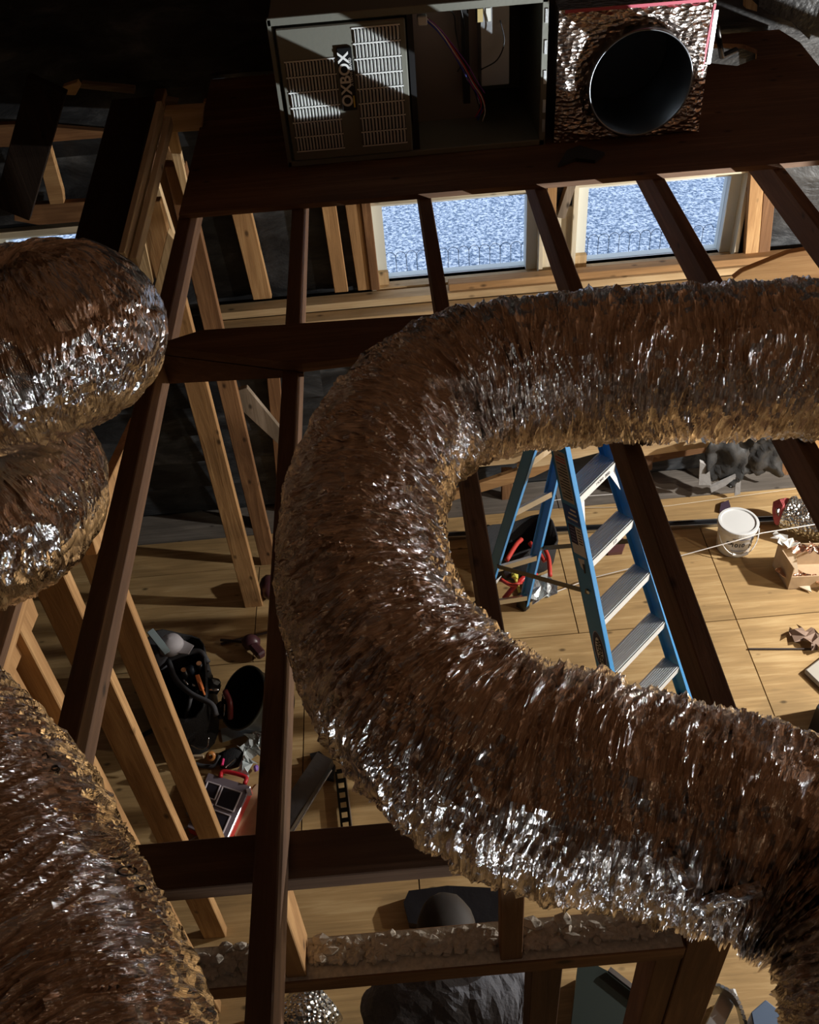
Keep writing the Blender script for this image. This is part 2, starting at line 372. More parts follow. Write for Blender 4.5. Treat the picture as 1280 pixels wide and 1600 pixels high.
# ------------------------------------------------------------------ partition with header at the bottom of the picture
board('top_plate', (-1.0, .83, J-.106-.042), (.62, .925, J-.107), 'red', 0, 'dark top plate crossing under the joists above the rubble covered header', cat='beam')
board('header', (-.62, .815, 2.045-.052), (.485, .905, 2.045), 'old', 0, 'header beam covered with plaster rubble', cat='beam')
def post(name, lo, hi, kind, label): return board(name, lo, hi, kind, 2, label, cat='stud')
post('cripple_stud', (-.335, .825, 2.046), (-.293, .91, J-.149), 'stud', 'short stud between top plate and header, left end of the main rubble')
post('cripple_stud', (.105, .822, 2.046), (.15, .86, J-.149), 'old', 'short stud standing in the middle of the rubble covered header')
post('partition_stud', (.486, .815, 0), (.578, .915, J-.149), 'old', 'brown post closing the right end of the rubble covered header')
post('partition_stud', (.43, .82, 0), (.485, .905, 1.991), 'old', 'trimmer stud under the right end of the header')
post('partition_stud', (.17, .82, 0), (.235, .90, 1.991), 'red', 'dark stud under the header, left of the dark metal panel')
# rubble
PLA = plain('plaster_rubble', (.52,.46,.38), .95, spec=.1, bump=.3, bs=90, var=.2)
HZ = 2.046
hd = bpy.data.objects
rr = random.Random(9)
def rubble(x0, x1, y0, y1, n, rmin, rmax, name, label):
    mb = MB()
    for k in range(n):
        r = rr.uniform(rmin, rmax)**1.0; x = rr.uniform(x0, x1); y = y0+(y1-y0)*(rr.random()+rr.random())/2
        mb.blob((x, y, HZ+.005+r*.5), (r*rr.uniform(.8,1.5), r*rr.uniform(.8,1.4), r*.65), rr.random(), .3, 1)
    o = mb.build(name, PLA); T(o, label, 'rubble', kind='stuff'); return o
mb = MB(); nx = 140
for i in range(nx+1):          # dust bed
    x = -.60+1.08*i/nx
    for j in range(9):
        y = .818+.084*j/8; edge = min(j, 8-j)/4
        mb.v.append((x, y, HZ+.0008+.007*edge*(.4+.6*abs(sin(x*37+j*1.3)*cos(x*91+j*.7)))))
for i in range(nx):
    for j in range(8): a = i*9+j; mb.f.append((a, a+1, a+10, a+9))
T(mb.build('plaster_dust', PLA, smooth=True), 'layer of grey brown plaster dust lying along the header', 'dust', kind='stuff')
rubble(-.285, .10, .84,   .89, 420, .004, .012, 'plaster_rubble', 'grey plaster crumbs heaped on the header left of its middle stud')
rubble(-.60, -.40, .83, .895, 60, .006, .014, 'plaster_rubble', 'grey plaster crumbs on the header left of the dark joist')
rubble(.155, .46, .835, .885, 150, .004, .012, 'plaster_rubble', 'brownish plaster crumbs on the header right of its middle stud')
CHL = ['plaster chunk on the header touching the foot of the lit short stud, upper one', 'plaster chunk on the header touching the foot of the lit short stud, middle one', 'plaster chunk on the header touching the foot of the lit short stud, lowest one', 'plaster chunk on the header left of the middle stud, first of three abreast', 'plaster chunk on the header left of the middle stud, second of three abreast', 'plaster chunk on the header left of the middle stud, closest to it', 'plaster chunk on the header in the middle of the crumb heap', "plaster chunk on the header alone near the crumb heap's left end", 'plaster chunk on the header right of the middle stud, first and leftmost', 'plaster chunk on the header right of the middle stud, second along', 'plaster chunk on the header right of the middle stud, third along', 'plaster chunk on the header right of the middle stud, fourth and uppermost', 'plaster chunk on the header right of the middle stud, the lower one', 'plaster chunk on the header right of the middle stud, the farthest right', 'plaster chunk on the header left of the dark joist, nearest the foreground duct', 'plaster chunk on the header left of the dark joist, second from the foreground duct', 'plaster chunk on the header left of the dark joist, lower of the right pair', 'plaster chunk on the header left of the dark joist, small one at the top left', 'plaster chunk on the header left of the dark joist, closest to the joist', 'plaster chunk on the header left of the dark joist, in the centre of its pile']
for k, (px, py, s) in enumerate([(500,1455,14),(515,1485,13),(500,1500,10),(640,1470,13),(655,1462,12),(672,1472,12),(610,1452,9),(540,1470,8),(830,1445,16),(845,1465,15),(862,1450,14),(880,1440,15),(870,1475,14),(895,1465,12),(340,1500,12),(360,1510,14),(385,1495,14),(352,1478,12),(400,1480,12),(375,1470,11)]):
    c = atz(px, py, HZ+.012); r = s*2.05/1533
    T(MB().blob((min(max(c.x,-.6),.47), min(max(c.y, .83), .892), HZ+.012+.004*(k % 3)), (r*1.1, r*.8, r*.5), k, .3, 1).build('plaster_chunk', PLA), CHL[k], 'rubble', 'plaster chunks on the header')
HOLE = plain('hole_black', (.003,.003,.003), 1)
# ------------------------------------------------------------------ left stud wall (parallel to the joists)
def vstud(pr, X, label, z1=J-.15, z0=0, w=.045, d=.095, kind='stud', pr2=None):
    """rough-sawn stud; pr: pixel on its near right edge; X of its right face"""
    p = atx(*pr, X); y = p.y
    z0x = 0
    return T(MB().box((X-d, y, z0), (X, y+w, z1)).build('wall_stud', wood(kind, 2), bevel=.003), label, 'stud')
vstud((300,1195), -.93, 'rough lit stud of the left wall standing behind the black tool bag')
vstud((235,1200), -.93, 'rough lit stud of the left wall, left of the black tool bag')
vstud((64,1047), -.93, 'rough lit stud of the left wall above the foreground duct')
vstud((14,1060), -.97, 'lit stud of the left wall at the left frame edge')
vstud((400,905), -.865, 'tall stud whose foot stands on the floor left of the big duct', d=.10, kind='stud')
vstud((425,850), -.80, 'reddish stud close behind the tall floor standing stud', d=.09, kind='old', pr2=0)
board('left_wall_plate', (-1.05, 1.2, J-.149), (-.915, 3.05, J-.108), 'stud', 1, 'doubled plate on top of the left stud wall', cat='beam')
def slab(name, pts, w, t, up, kind, axis, label, cat='brace'):
    return T(MB().beam(pts[0], pts[1], w, t, up).build(name, wood(kind, axis), bevel=.002), label, cat)
# slanting lit braces of the left wall
slab('brace', (atx(215,672,-.88), atx(137,845,-.88)), .095, .03, (1,0,0), 'stud', 2, 'slanting lit brace left of the second joist, under the coiled duct')
slab('brace', (atx(45,945,-.97), atx(-5,1062,-.97)), .07, .03, (1,0,0), 'stud', 2, 'slanting lit brace at the left frame edge above the foreground duct')
# tall slanting dark timber at upper left; light on its edge put in as cream laths
slab('rafter_tie', (aty(262,158,3.9)+Vector((-.13,0,0)), atz(150,420,2.62)), .16, .05, (0,0,1), 'unlit', 1, 'broad black timber rising behind the coiled duct', 'beam')
slab('lath', (aty(251,168,3.80), atz(193,405,2.66)), .02, .05, (0,0,1), 'cream', 1, 'thin lit lath along the broad black timber, left one of two', 'lath')
slab('lath', (aty(265,190,3.74), atz(210,412,2.64)), .022, .04, (0,0,1), 'cream', 1, 'thin lit lath along the broad black timber, right one of two', 'lath')
def quad(name, px, Y, t, kind, axis, label, cat='board'):
    ps = [aty(x, y, Y) for x, y in px]
    return T(MB().prism(ps, (0, t, 0)).build(name, wood(kind, axis), bevel=.002), label, cat)
quad('block', [(257,172),(319,168),(316,204),(258,208)], 3.95, .05, 'new', 0, 'short lit block end beside the tip of the lit laths', 'block')
quad('block', [(258,155),(278,158),(276,170),(258,170)], 4.0, .04, 'dusty', 0, 'small grey block above the short lit block', 'block')
quad('plank', [(243,270),(263,228),(290,290),(278,372)], 4.05, .03, 'stud', 2, 'broad brown plank between the laths and the platform corner', 'plank')
quad('web_member', [(258,208),(275,206),(293,290),(292,325),(270,250)], 3.98, .04, 'new', 2, 'lit slanting web running down from the short block', 'brace')  # pale palette on these webs stands in for light on them
quad('web_member', [(241,272),(245,280),(274,375),(263,395),(240,300)], 3.9, .04, 'new', 2, 'lit slanting web right of the laths', 'brace')
quad('web_member', [(262,362),(275,378),(258,490),(240,520),(236,470)], 3.6, .04, 'new', 2, 'lower lit web running down to the coiled duct', 'brace')
quad('web_member', [(218,350),(222,358),(240,440),(236,450),(206,415)], 3.6, .04, 'new', 2, 'thin lit web close to the coiled duct', 'brace')
# far left of the gable: dark framing
def hstud(px, label, kind='stud', t=.04, Y=None):
    quad('framing_piece', px, Y or (YF-.09), t, kind, 0, label, 'framing')
hstud([(72,222),(72,198),(192,208),(194,213),(78,222)], 'tapering reddish rail at the upper left of the gable wall', 'old')
hstud([(55,230),(76,222),(98,300),(100,318),(78,320)], 'short upright stud between the two rails at upper left', 'stud', Y=YF-.14)
hstud([(22,322),(155,314),(145,345),(60,352),(22,345)], 'lower reddish rail just above the coiled duct', 'old', Y=YF-.14)
hstud([(-20,196),(30,194),(26,212),(15,230),(-20,230)], 'reddish rail end at the left frame edge', 'old', Y=YF-.14)
hstud([(97,136),(120,128),(125,136),(118,149),(98,148)], 'small lit block high at upper left', 'new', Y=YF-.16)
hstud([(126,130),(210,138),(210,147),(124,138)], 'thin grey rail right of the small lit block', 'dusty', Y=YF-.12)
slab('rafter', (aty(20,330,4.1), aty(75,130,4.1)), .15, .05, (0,1,0), 'unlit', 2, 'black slanting timber at upper left, left of the upright stud', 'beam')
quad('corner_board', [(1146,436),(1160,425),(1232,396),(1300,384),(1300,440)], 3.3, .03, 'stud', 0, 'brown board at the right frame edge between the rightmost joist and the big duct')
quad('slanting_brace', [(366,612),(386,606),(440,672),(440,699),(372,636)], 4.1, .03, 'dusty', 2, 'pale slanting brace behind the cross board, right of the tall floor standing stud', 'brace')
stud((428,590), (436,680), GY, w=.07, z0=0, z1=1.2, label='flat reddish stud on the black wall behind the pale slanting brace', kind='old')
# cross member lying over the joists beside the big duct
z = J+.001
T(MB().prism([atz(x, y, z) for x, y in [(243,553),(318,529),(700,503),(700,555),(474,582)]], (0,0,.03)).build('cross_board', wood('red', 0), bevel=.002), 'dark board lying across the joists behind the big duct', 'board')
ql, qr = atz(240,553,J), atz(474,583,J)
T(MB().hexa([(ql.x, ql.y, J-.105), (qr.x, qr.y, J-.012), (qr.x, qr.y+.04, J-.012), (ql.x, ql.y+.04, J-.105), (ql.x, ql.y, J-.001), (qr.x, qr.y, J-.001), (qr.x, qr.y+.04, J-.001), (ql.x, ql.y+.04, J-.001)]).build('wedge_block', wood('red', 0)), 'tapering reddish timber under the front edge of the dark cross board', 'block')
# ------------------------------------------------------------------ foil flex ducts
class VN:
    def __init__(s, seed, nu=997, nv=64): s.g = np.random.RandomState(seed).rand(nu, nv)
    def __call__(s, u, v, per):
        """u free, v periodic with integer period per"""
        iu = np.floor(u).astype(int); iv = np.floor(v).astype(int); fu = u-iu; fv = v-iv
        fu = fu*fu*(3-2*fu); fv = fv*fv*(3-2*fv); nu = s.g.shape[0]
        a = s.g[iu % nu, iv % per]; b = s.g[(iu+1) % nu, iv % per]; c = s.g[iu % nu, (iv+1) % per]; d = s.g[(iu+1) % nu, (iv+1) % per]
        return (a*(1-fu)+b*fu)*(1-fv)+(c*(1-fu)+d*fu)*fv
def catmull(P, n=24):
    P = [np.array(p, float) for p in P]; P = [2*P[0]-P[1]]+P+[2*P[-1]-P[-2]]; out = []
    for i in range(1, len(P)-2):
        for k in range(n):
            t = k/n; p0, p1, p2, p3 = P[i-1:i+3]
            out.append(.5*((2*p1)+(-p0+p2)*t+(2*p0-5*p1+4*p2-p3)*t*t+(-p0+3*p1-3*p2+p3)*t**3))
    out.append(P[-2]); return np.array(out)
def duct(name, pts, rad, seed, label, ds=.0023, nth=128, amp=1.0, flat=.0, mat=None, closed_ends=False):
    P = catmull(pts, 24); Rr = np.array(rad, float) if not np.isscalar(rad) else np.full(len(pts), rad)
    Rr = np.interp(np.linspace(0, len(pts)-1, len(P)), np.arange(len(pts)), Rr)
    for _ in range(12): P[1:-1] = (P[:-2]+P[2:]+2*P[1:-1])/4
    seg = np.linalg.norm(np.diff(P, axis=0), axis=1); s = np.concatenate([[0], np.cumsum(seg)]); n = int(s[-1]/ds)
    S = np.linspace(0, s[-1], n); C = np.stack([np.interp(S, s, P[:, i]) for i in range(3)], 1); R = np.interp(S, s, Rr)
    Tn = np.gradient(C, axis=0)
    k = np.ones(41)/41
    for i in range(3): Tn[:, i] = np.convolve(np.pad(Tn[:, i], 20, mode='edge'), k, 'valid')
    Tn /= np.linalg.norm(Tn, axis=1)[:, None]
    up = np.array([0, 0, 1.0]); sd = np.cross(Tn, up); sd /= np.linalg.norm(sd, axis=1)[:, None]; uu = np.cross(sd, Tn)
    th = np.linspace(0, 2*pi, nth, endpoint=False)
    cu = np.gradient(Tn, axis=0)/np.gradient(S)[:, None]; curv = (cu*sd).sum(1)           # signed curvature towards sd
    SS, TT = np.meshgrid(S, th, indexing='ij'); A = TT/(2*pi)
    n1, n2, n3, n4, n5 = VN(seed), VN(seed+1), VN(seed+2), VN(seed+3), VN(seed+4)
    warp = (n1(SS*9, A*8, 8)-.5)*.05+(n5(SS*25, A*20, 20)-.5)*.018
    U = SS+warp+.012*np.sin(TT*2+SS*7)
    rg = lambda q: (1-np.abs(2*q-1))**1.7*1.15
    d = .0105*(rg(n2(U*40, A*7, 7))-.6)+.0115*(rg(n3(U*96, A*13, 13))-.6)+.0075*(rg(n4(U*185, A*28, 28))-.6)
    d += .010*(n4(SS*7, A*5, 5)-.5)
    inner = np.clip(curv[:, None]*np.cos(TT), 0, 6)/6     # deeper pleats on the inside of bends
    d = d*(1+1.3*inner)*amp
    rr_ = R[:, None]+d
    rr_ = np.maximum(rr_, .02)
    # keep inside-of-bend pleats from folding through
    lim = 1/np.maximum(np.abs(curv[:, None]), .1)
    X = np.cos(TT)*rr_; Z = np.sin(TT)*rr_
    X = np.where((curv[:, None]*X) > .93, np.sign(X)*(.93*lim), X)
    V = C[:, None, :]+sd[:, None, :]*X[..., None]+uu[:, None, :]*Z[..., None]
    nn = V.shape[0]; V = V.reshape(-1, 3)
    i = np.arange(nn-1)[:, None]; j = np.arange(nth)[None, :]; j2 = (j+1) % nth
    Fq = np.stack([i*nth+j, i*nth+j2, (i+1)*nth+j2, (i+1)*nth+j], -1).reshape(-1, 4)
    base = np.array([V[:, 0].mean(), V[:, 1].mean(), V[:, 2].min()]); V = V-base
    me = bpy.data.meshes.new(name); me.vertices.add(len(V)); me.vertices.foreach_set('co', V.astype('f').ravel())
    me.loops.add(Fq.size); me.loops.foreach_set('vertex_index', Fq[:, ::-1].astype('i').ravel() if False else Fq.astype('i').ravel())
    me.polygons.add(len(Fq)); me.polygons.foreach_set('loop_start', (np.arange(len(Fq))*4).astype('i')); me.polygons.foreach_set('loop_total', np.full(len(Fq), 4, 'i'))
    uvl = me.uv_layers.new(name='UVMap')
    uS = np.repeat(S, nth).reshape(nn, nth); 
    uc = np.stack([np.stack([S[i+0*j], (j+0*i)/nth*1.1], -1), np.stack([S[i+0*j], (j+1+0*i)/nth*1.1], -1), np.stack([S[i+1+0*j], (j+1+0*i)/nth*1.1], -1), np.stack([S[i+1+0*j], (j+0*i)/nth*1.1], -1)], 2)
    uvl.data.foreach_set('uv', uc.reshape(-1).astype('f'))
    me.polygons.foreach_set('use_smooth', np.zeros(len(Fq), dtype=bool))
    me.update(calc_edges=True); me.validate()
    o = bpy.data.objects.new(name, me); COL.objects.link(o); o.location = base.tolist(); me.materials.append(mat or FOIL)
    return T(o, label, 'duct')
DZ = 2.745
main_px = [(1600,550),(1450,556),(1280,562),(1000,572),(860,580),(740,600),(650,645),(595,720),(567,800),(565,880),(580,960),(625,1050),(690,1130),(790,1190),(900,1225),(1030,1255),(1150,1285),(1270,1335),(1370,1430),(1430,1560),(1460,1720)]
main_r = [.18]*4+[.18,.178,.172,.165,.162,.162,.165,.168,.172,.178,.18,.168,.162,.16,.16,.16,.16]
duct('flexible_duct', [atz(x, y, DZ) for x, y in main_px], main_r, 10, 'big crinkled foil duct bending like a horseshoe through the middle of the picture', amp=.8)
duct('flexible_duct', [(-2.2,1.95,3.05),(-1.5,1.88,3.02),(-1.1,1.84,3.0),(-.86,1.84,3.01),(-.69,1.79,3.04),(-.615,1.69,3.075),(-.68,1.60,3.085),(-.86,1.56,3.07),(-1.15,1.54,3.03),(-1.5,1.57,2.95),(-1.68,1.70,2.86),(-1.5,1.84,2.78),(-1.2,1.83,2.745),(-.96,1.78,2.745),(-.82,1.66,2.745),(-.84,1.52,2.745),(-1.0,1.45,2.745),(-1.3,1.44,2.745),(-1.7,1.44,2.745)], .165, 30,
     'foil duct coiled in two layers at the left frame edge', amp=.45)
duct('flexible_duct', [(-1.7,.86,DZ),(-1.25,.98,DZ)]+[atz(x-25, y+5, DZ) for x, y in [(-170,1135),(-80,1205),(5,1310),(62,1450),(125,1600),(165,1750),(190,1900)]]+[(-.42,.0,DZ)], .18, 50,
     'foil duct in the lower left foreground with small black printed marks', amp=.68)
# tape wrapped round the crease of the big duct's second bend
def surf_hit(o, px, py):
    dg = bpy.context.evaluated_depsgraph_get(); r = ray(px, py).normalized()
    ok, loc, nrm, _ = o.ray_cast(O-o.location, r)
    return (loc+o.location, nrm) if ok else (None, None)
fg = [o for o in bpy.data.objects if o.name.startswith('flexible_duct')][-1]
bpy.context.view_layer.update()
PRT = plain('print_black', (.01,.01,.012), .5)
def marks(o, loops, r):
    for lp in loops:
        pts = []
        for p in lp:
            q, _ = surf_hit(o, *p)
            if q is not None: pts.append(q+(O-q).normalized()*.003)
        if len(pts) > 2: MB().tube(pts, r, 5).build('printed_mark', PRT, o)
el = lambda cx, cy, a, b: [(cx+a*cos(t*pi/8), cy+b*sin(t*pi/8)) for t in range(17)]
marks(fg, [el(199,1361,15,7), [(172,1341),(180,1342),(190,1339),(200,1337)], el(222,1388,6,4), [(88,1196),(94,1202),(90,1208)], el(86,1200,5,4), [(66,1180),(72,1176),(76,1184)]], .0012)
big = bpy.data.objects['flexible_duct']
def creased(loops, w, seed):
    rn = random.Random(seed)
    for lp in loops:
        mb = MB(); rows_ = 0
        for i in range(len(lp)-1):
            for k in range(4):
                t = k/4; x = lp[i][0]*(1-t)+lp[i+1][0]*t; y = lp[i][1]*(1-t)+lp[i+1][1]*t
                dx, dy = lp[i+1][0]-lp[i][0], lp[i+1][1]-lp[i][1]; n_ = sqrt(dx*dx+dy*dy); nx_, ny_ = -dy/n_, dx/n_
                row = []
                for j in range(5):
                    q, _ = surf_hit(big, x+nx_*w*(j/4-.5), y+ny_*w*(j/4-.5))
                    if q is None: row = None; break
                    row.append(q+(O-q).normalized()*(.004+(.022*rn.random() if 0 < j < 4 else 0)))
                if row: mb.v += [tuple(p) for p in row]; rows_ += 1
        for i in range(rows_-1):
            for j in range(4): a = i*5+j; mb.f.append((a, a+1, a+6, a+5))
        if rows_ > 2:
            o = mb.build('foil_fold', FOILB, big); sm = o.modifiers.new('thickness', 'SOLIDIFY'); sm.thickness = .002
creased([[(1085,1425),(1120,1405),(1160,1395),(1200,1385)], [(1050,1330),(1062,1360),(1080,1400)]], 26, 3)
# ------------------------------------------------------------------ air handler
ah = thing('air_handler', (.14, 3.8, PZ1), 'grey sheet metal air handler on the platform, one louvred door, one open bay', 'air handler')
CAB = plain('cabinet_paint', (.20, .20, .165), .45, .2, bump=.05)
CABI = plain('cabinet_inside', (.30, .26, .22), .4, .6)
AX0, AX1, AY0, AY1, AZ0, AZ1 = -.325, .605, 3.5, 4.05, PZ1, 3.085
cb = MB(); t = .012
cb.box((AX0, AY0+.01, AZ0), (AX1, AY1, AZ0+t)); cb.box((AX0, AY0+.01, AZ1-t), (AX1, AY1, AZ1)); cb.box((AX0, AY1-t, AZ0+t), (AX1, AY1, AZ1-t))
cb.box((AX0, AY0+.01, AZ0+t), (AX0+t, AY1-t, AZ1-t)); cb.box((AX1-t, AY0+.01, AZ0+t), (AX1, AY1-t, AZ1-t))
cb.build('cabinet', CAB, ah, bevel=.003)
fr = MB(); fr.box((AX0-.004, AY0, AZ1-.022), (AX1+.004, AY0+.012, AZ1+.004)); fr.box((AX0-.004, AY0, AZ0), (AX1+.004, AY0+.012, AZ0+.02)); fr.box((AX1-.016, AY0, AZ0), (AX1+.006, AY0+.012, AZ1)); fr.box((AX0-.006, AY0, AZ0), (AX0+.01, AY0+.012, AZ1))
fr.build('front_frame', CAB, ah, bevel=.002)
DX0, DX1 = -.305, .128
door = MB().box((DX0, AY0-.012, AZ0+.025), (DX1, AY0-.001, AZ1-.028)).build('access_door', CAB, ah, bevel=.004)
VAN = plain('vane_lit', (.85, .86, .84), .4); GAP = plain('louvre_shade', (.012,.012,.012), .8)  # white holds the light caught by the vanes, black the shade between
def louvres(x0, x1, za, zb, nc, nr):
    g = MB(); vmb = MB(); dx = (x1-x0)/nc; dz = (zb-za)/nr
    g.box((x0, AY0-.0135, za), (x1, AY0-.0122, zb)); g.build('louvre_shade', GAP, door)
    for i in range(nc):
        for j in range(nr):
            xc = x0+(i+.5)*dx; z0 = za+j*dz+.003; z1 = za+(j+1)*dz-.003
            vmb.hexa([(xc-dx*.30, AY0-.014, z0), (xc+dx*.12, AY0-.021, z0+.003), (xc+dx*.28, AY0-.014, z0+.003), (xc+dx*.1, AY0-.0136, z0), (xc-dx*.30, AY0-.014, z1), (xc+dx*.12, AY0-.021, z1-.003), (xc+dx*.28, AY0-.014, z1-.003), (xc+dx*.1, AY0-.0136, z1)])
    for j in range(nr+1): vmb.box((x0-.002, AY0-.0155, za+j*dz-.002), (x1+.002, AY0-.0125, za+j*dz+.002))
    o = vmb.build('louvre_vane', VAN, door); o['kind'] = 'stuff'
louvres(-.288, -.118, AZ0+.06, AZ0+.37, 15, 6)
louvres(-.050, .108, AZ0+.06, AZ1-.045, 13, 8)
bd = MB().box((-.108, AY0-.024, 2.775), (-.058, AY0-.012, 2.985)).build('badge', plain('badge_black', (.008,.009,.010), .3), ah, bevel=.002)
def text(body, loc, size, mat, parent, R, name='lettering', bold=0.0, ext=.0006):
    c = bpy.data.curves.new(name, 'FONT'); c.body = body; c.size = size; c.extrude = ext; c.offset = bold; c.align_x = 'CENTER'; c.align_y = 'CENTER'
    tmp = bpy.data.objects.new(name, c); COL.objects.link(tmp)
    dg = bpy.context.evaluated_depsgraph_get(); me = bpy.data.meshes.new_from_object(tmp.evaluated_get(dg)); bpy.data.objects.remove(tmp); 
    me.transform(R.to_4x4()); o = bpy.data.objects.new(name, me); COL.objects.link(o); me.materials.clear(); me.materials.append(mat)
    o.location = Vector(loc)-wloc(parent); o.parent = parent; return o
LW = plain('letter_white', (.85,.86,.84), .5); LK = plain('letter_black', (.015,.015,.018), .5)
# facing -Y, baseline running upward: text x-axis = +Z, text y-axis = -X, normal = -Y
RT = Matrix(((0,0,1), (-1,0,0), (0,-1,0))).transposed()
def mat3(xa, ya):
    xa = Vector(xa).normalized(); za = xa.cross(Vector(ya)).normalized(); ya = za.cross(xa)
    return Matrix((xa, ya, za)).transposed()
RUP = mat3((0,0,1), (-1,0,0))
text('OXBOX', (-.087, AY0-.0246, 2.88), .05, LW, bd, RUP, bold=.0012)
text('A TRANE BRAND', (-.0665, AY0-.0246, 2.905), .012, LW, bd, RUP)
MB().box((-.0685, AY0-.0252, 2.785), (-.0635, AY0-.0243, 2.825)).build('yellow_mark', plain('mark_yellow', (.8,.6,.08), .5), bd)
# open bay
bay = MB(); bay.box((.135, AY0+.01, AZ0+.02), (.155, AY0+.10, AZ1-.022)); bay.build('door_post', BLACKP, ah)
MB().box((.155, AY0+.28, AZ0+t), (.40, AY0+.29, AZ1-t)).build('back_panel', plain('bay_panel', (.36,.30,.26), .38, .7), ah)
MB().box((.40, AY0+.16, AZ0+.17), (.50, AY0+.28, AZ1-t)).build('inner_plate', GALV, ah)
MB().box((.335, AY0+.19, AZ0+.10), (.36, AY0+.22, AZ1-t)).build('divider', BLACKP, ah)
rl = MB().box((.385, AY0+.17, 2.965), (.45, AY0+.2, 3.03)).build('relay_box', BLACKP, ah, bevel=.003)
MB().box((.388, AY0+.155, 2.972), (.407, AY0+.169, 3.015)).build('terminal_strip', plain('brass', (.7,.55,.25), .4, .8), rl)
MB().box((.418, AY0+.155, 2.972), (.435, AY0+.169, 3.015)).build('terminal_strip', plain('ivory_part', (.7,.68,.6), .5), rl)
MB().box((.172, AY0+.03, 3.015), (.205, AY0+.06, 3.045)).build('connector', WHITEP, ah, bevel=.003)
wr = random.Random(3)
wcol = {'red': (.6,.03,.03), 'blue': (.03,.06,.5), 'white': (.8,.8,.8), 'purple': (.25,.05,.4), 'black': (.01,.01,.01), 'brown': (.2,.07,.03)}
wm = {k: plain('wire_'+k, c, .45) for k, c in wcol.items()}
trunk = [(.205,.045,3.03), (.245,.05,2.99), (.285,.06,2.93), (.325,.07,2.86), (.355,.08,2.80), (.385,.09,2.75), (.40,.10,2.70), (.385,.11,2.655)]
for k, cn in enumerate(['red','blue','white','purple','red','blue','black','brown','black','white','blue']):
    ox = wr.uniform(-.007,.007); oz = wr.uniform(-.009,.009)
    pts = [(x+ox*(1+i*.35)+wr.uniform(-.003,.003), AY0+y+wr.uniform(-.004,.004), z+oz*(1+i*.2)+wr.uniform(-.003,.003)) for i, (x, y, z) in enumerate(trunk[:wr.choice([6,7,8,8])])]
    MB().tube([Vector(p) for p in catmull(pts, 4)], .0022, 6).build('wire', wm[cn], ah, smooth=True)
for pts in ([(.25,.1,3.05), (.30,.12,3.02), (.31,.14,2.95), (.325,.13,2.87), (.345,.12,2.80)], [(.31,.1,3.06), (.33,.12,3.02), (.34,.14,2.93), (.33,.14,2.85), (.31,.13,2.82)], [(.46,.1,2.99), (.475,.1,2.92), (.45,.1,2.86), (.39,.1,2.83)]):
    MB().tube([Vector((x, AY0+y, z)) for x, y, z in catmull(pts, 5)], .0024, 6).build('wire', wm['black'], ah, smooth=True)
for z0 in (2.63, 2.70, 2.80, 2.90, 3.0):
    MB().box((AX1-.006, AY0-.004, z0), (AX1+.004, AY0+.0, z0+.045)).build('edge_clip', ALU, ah)
# foil wrapped plenum with round collar
def bubble(name, lo, hi, mat, parent, nz=60):
    pass
PB = plain('bubble_wrap_foil', (.60,.52,.47), .25, 1)
t_ = PB.node_tree; b_ = t_.nodes['Principled BSDF']
wv = N(t_, 'ShaderNodeTexVoronoi', Scale=1.0); L(t_, coords(t_, (42,42,70), False), wv.inputs['Vector']); nz_ = N(t_, 'ShaderNodeTexNoise', Scale=14.0, Detail=4.0); L(t_, coords(t_, (1,1,1), False), nz_.inputs['Vector'])
ad_ = N(t_, 'ShaderNodeMath', operation='ADD'); L(t_, wv.outputs['Distance'], ad_.inputs[0]); L(t_, nz_.outputs['Fac'], ad_.inputs[1])
bp_ = N(t_, 'ShaderNodeBump', Strength=.9, Distance=.008); L(t_, ad_.outputs[0], bp_.inputs['Height']); L(t_, bp_.outputs[0], b_.inputs['Normal'])
pl = thing('plenum_box', (.93, 3.75, PZ1), 'foil bubble wrapped plenum box with a large round open collar, right of the air handler', 'plenum')
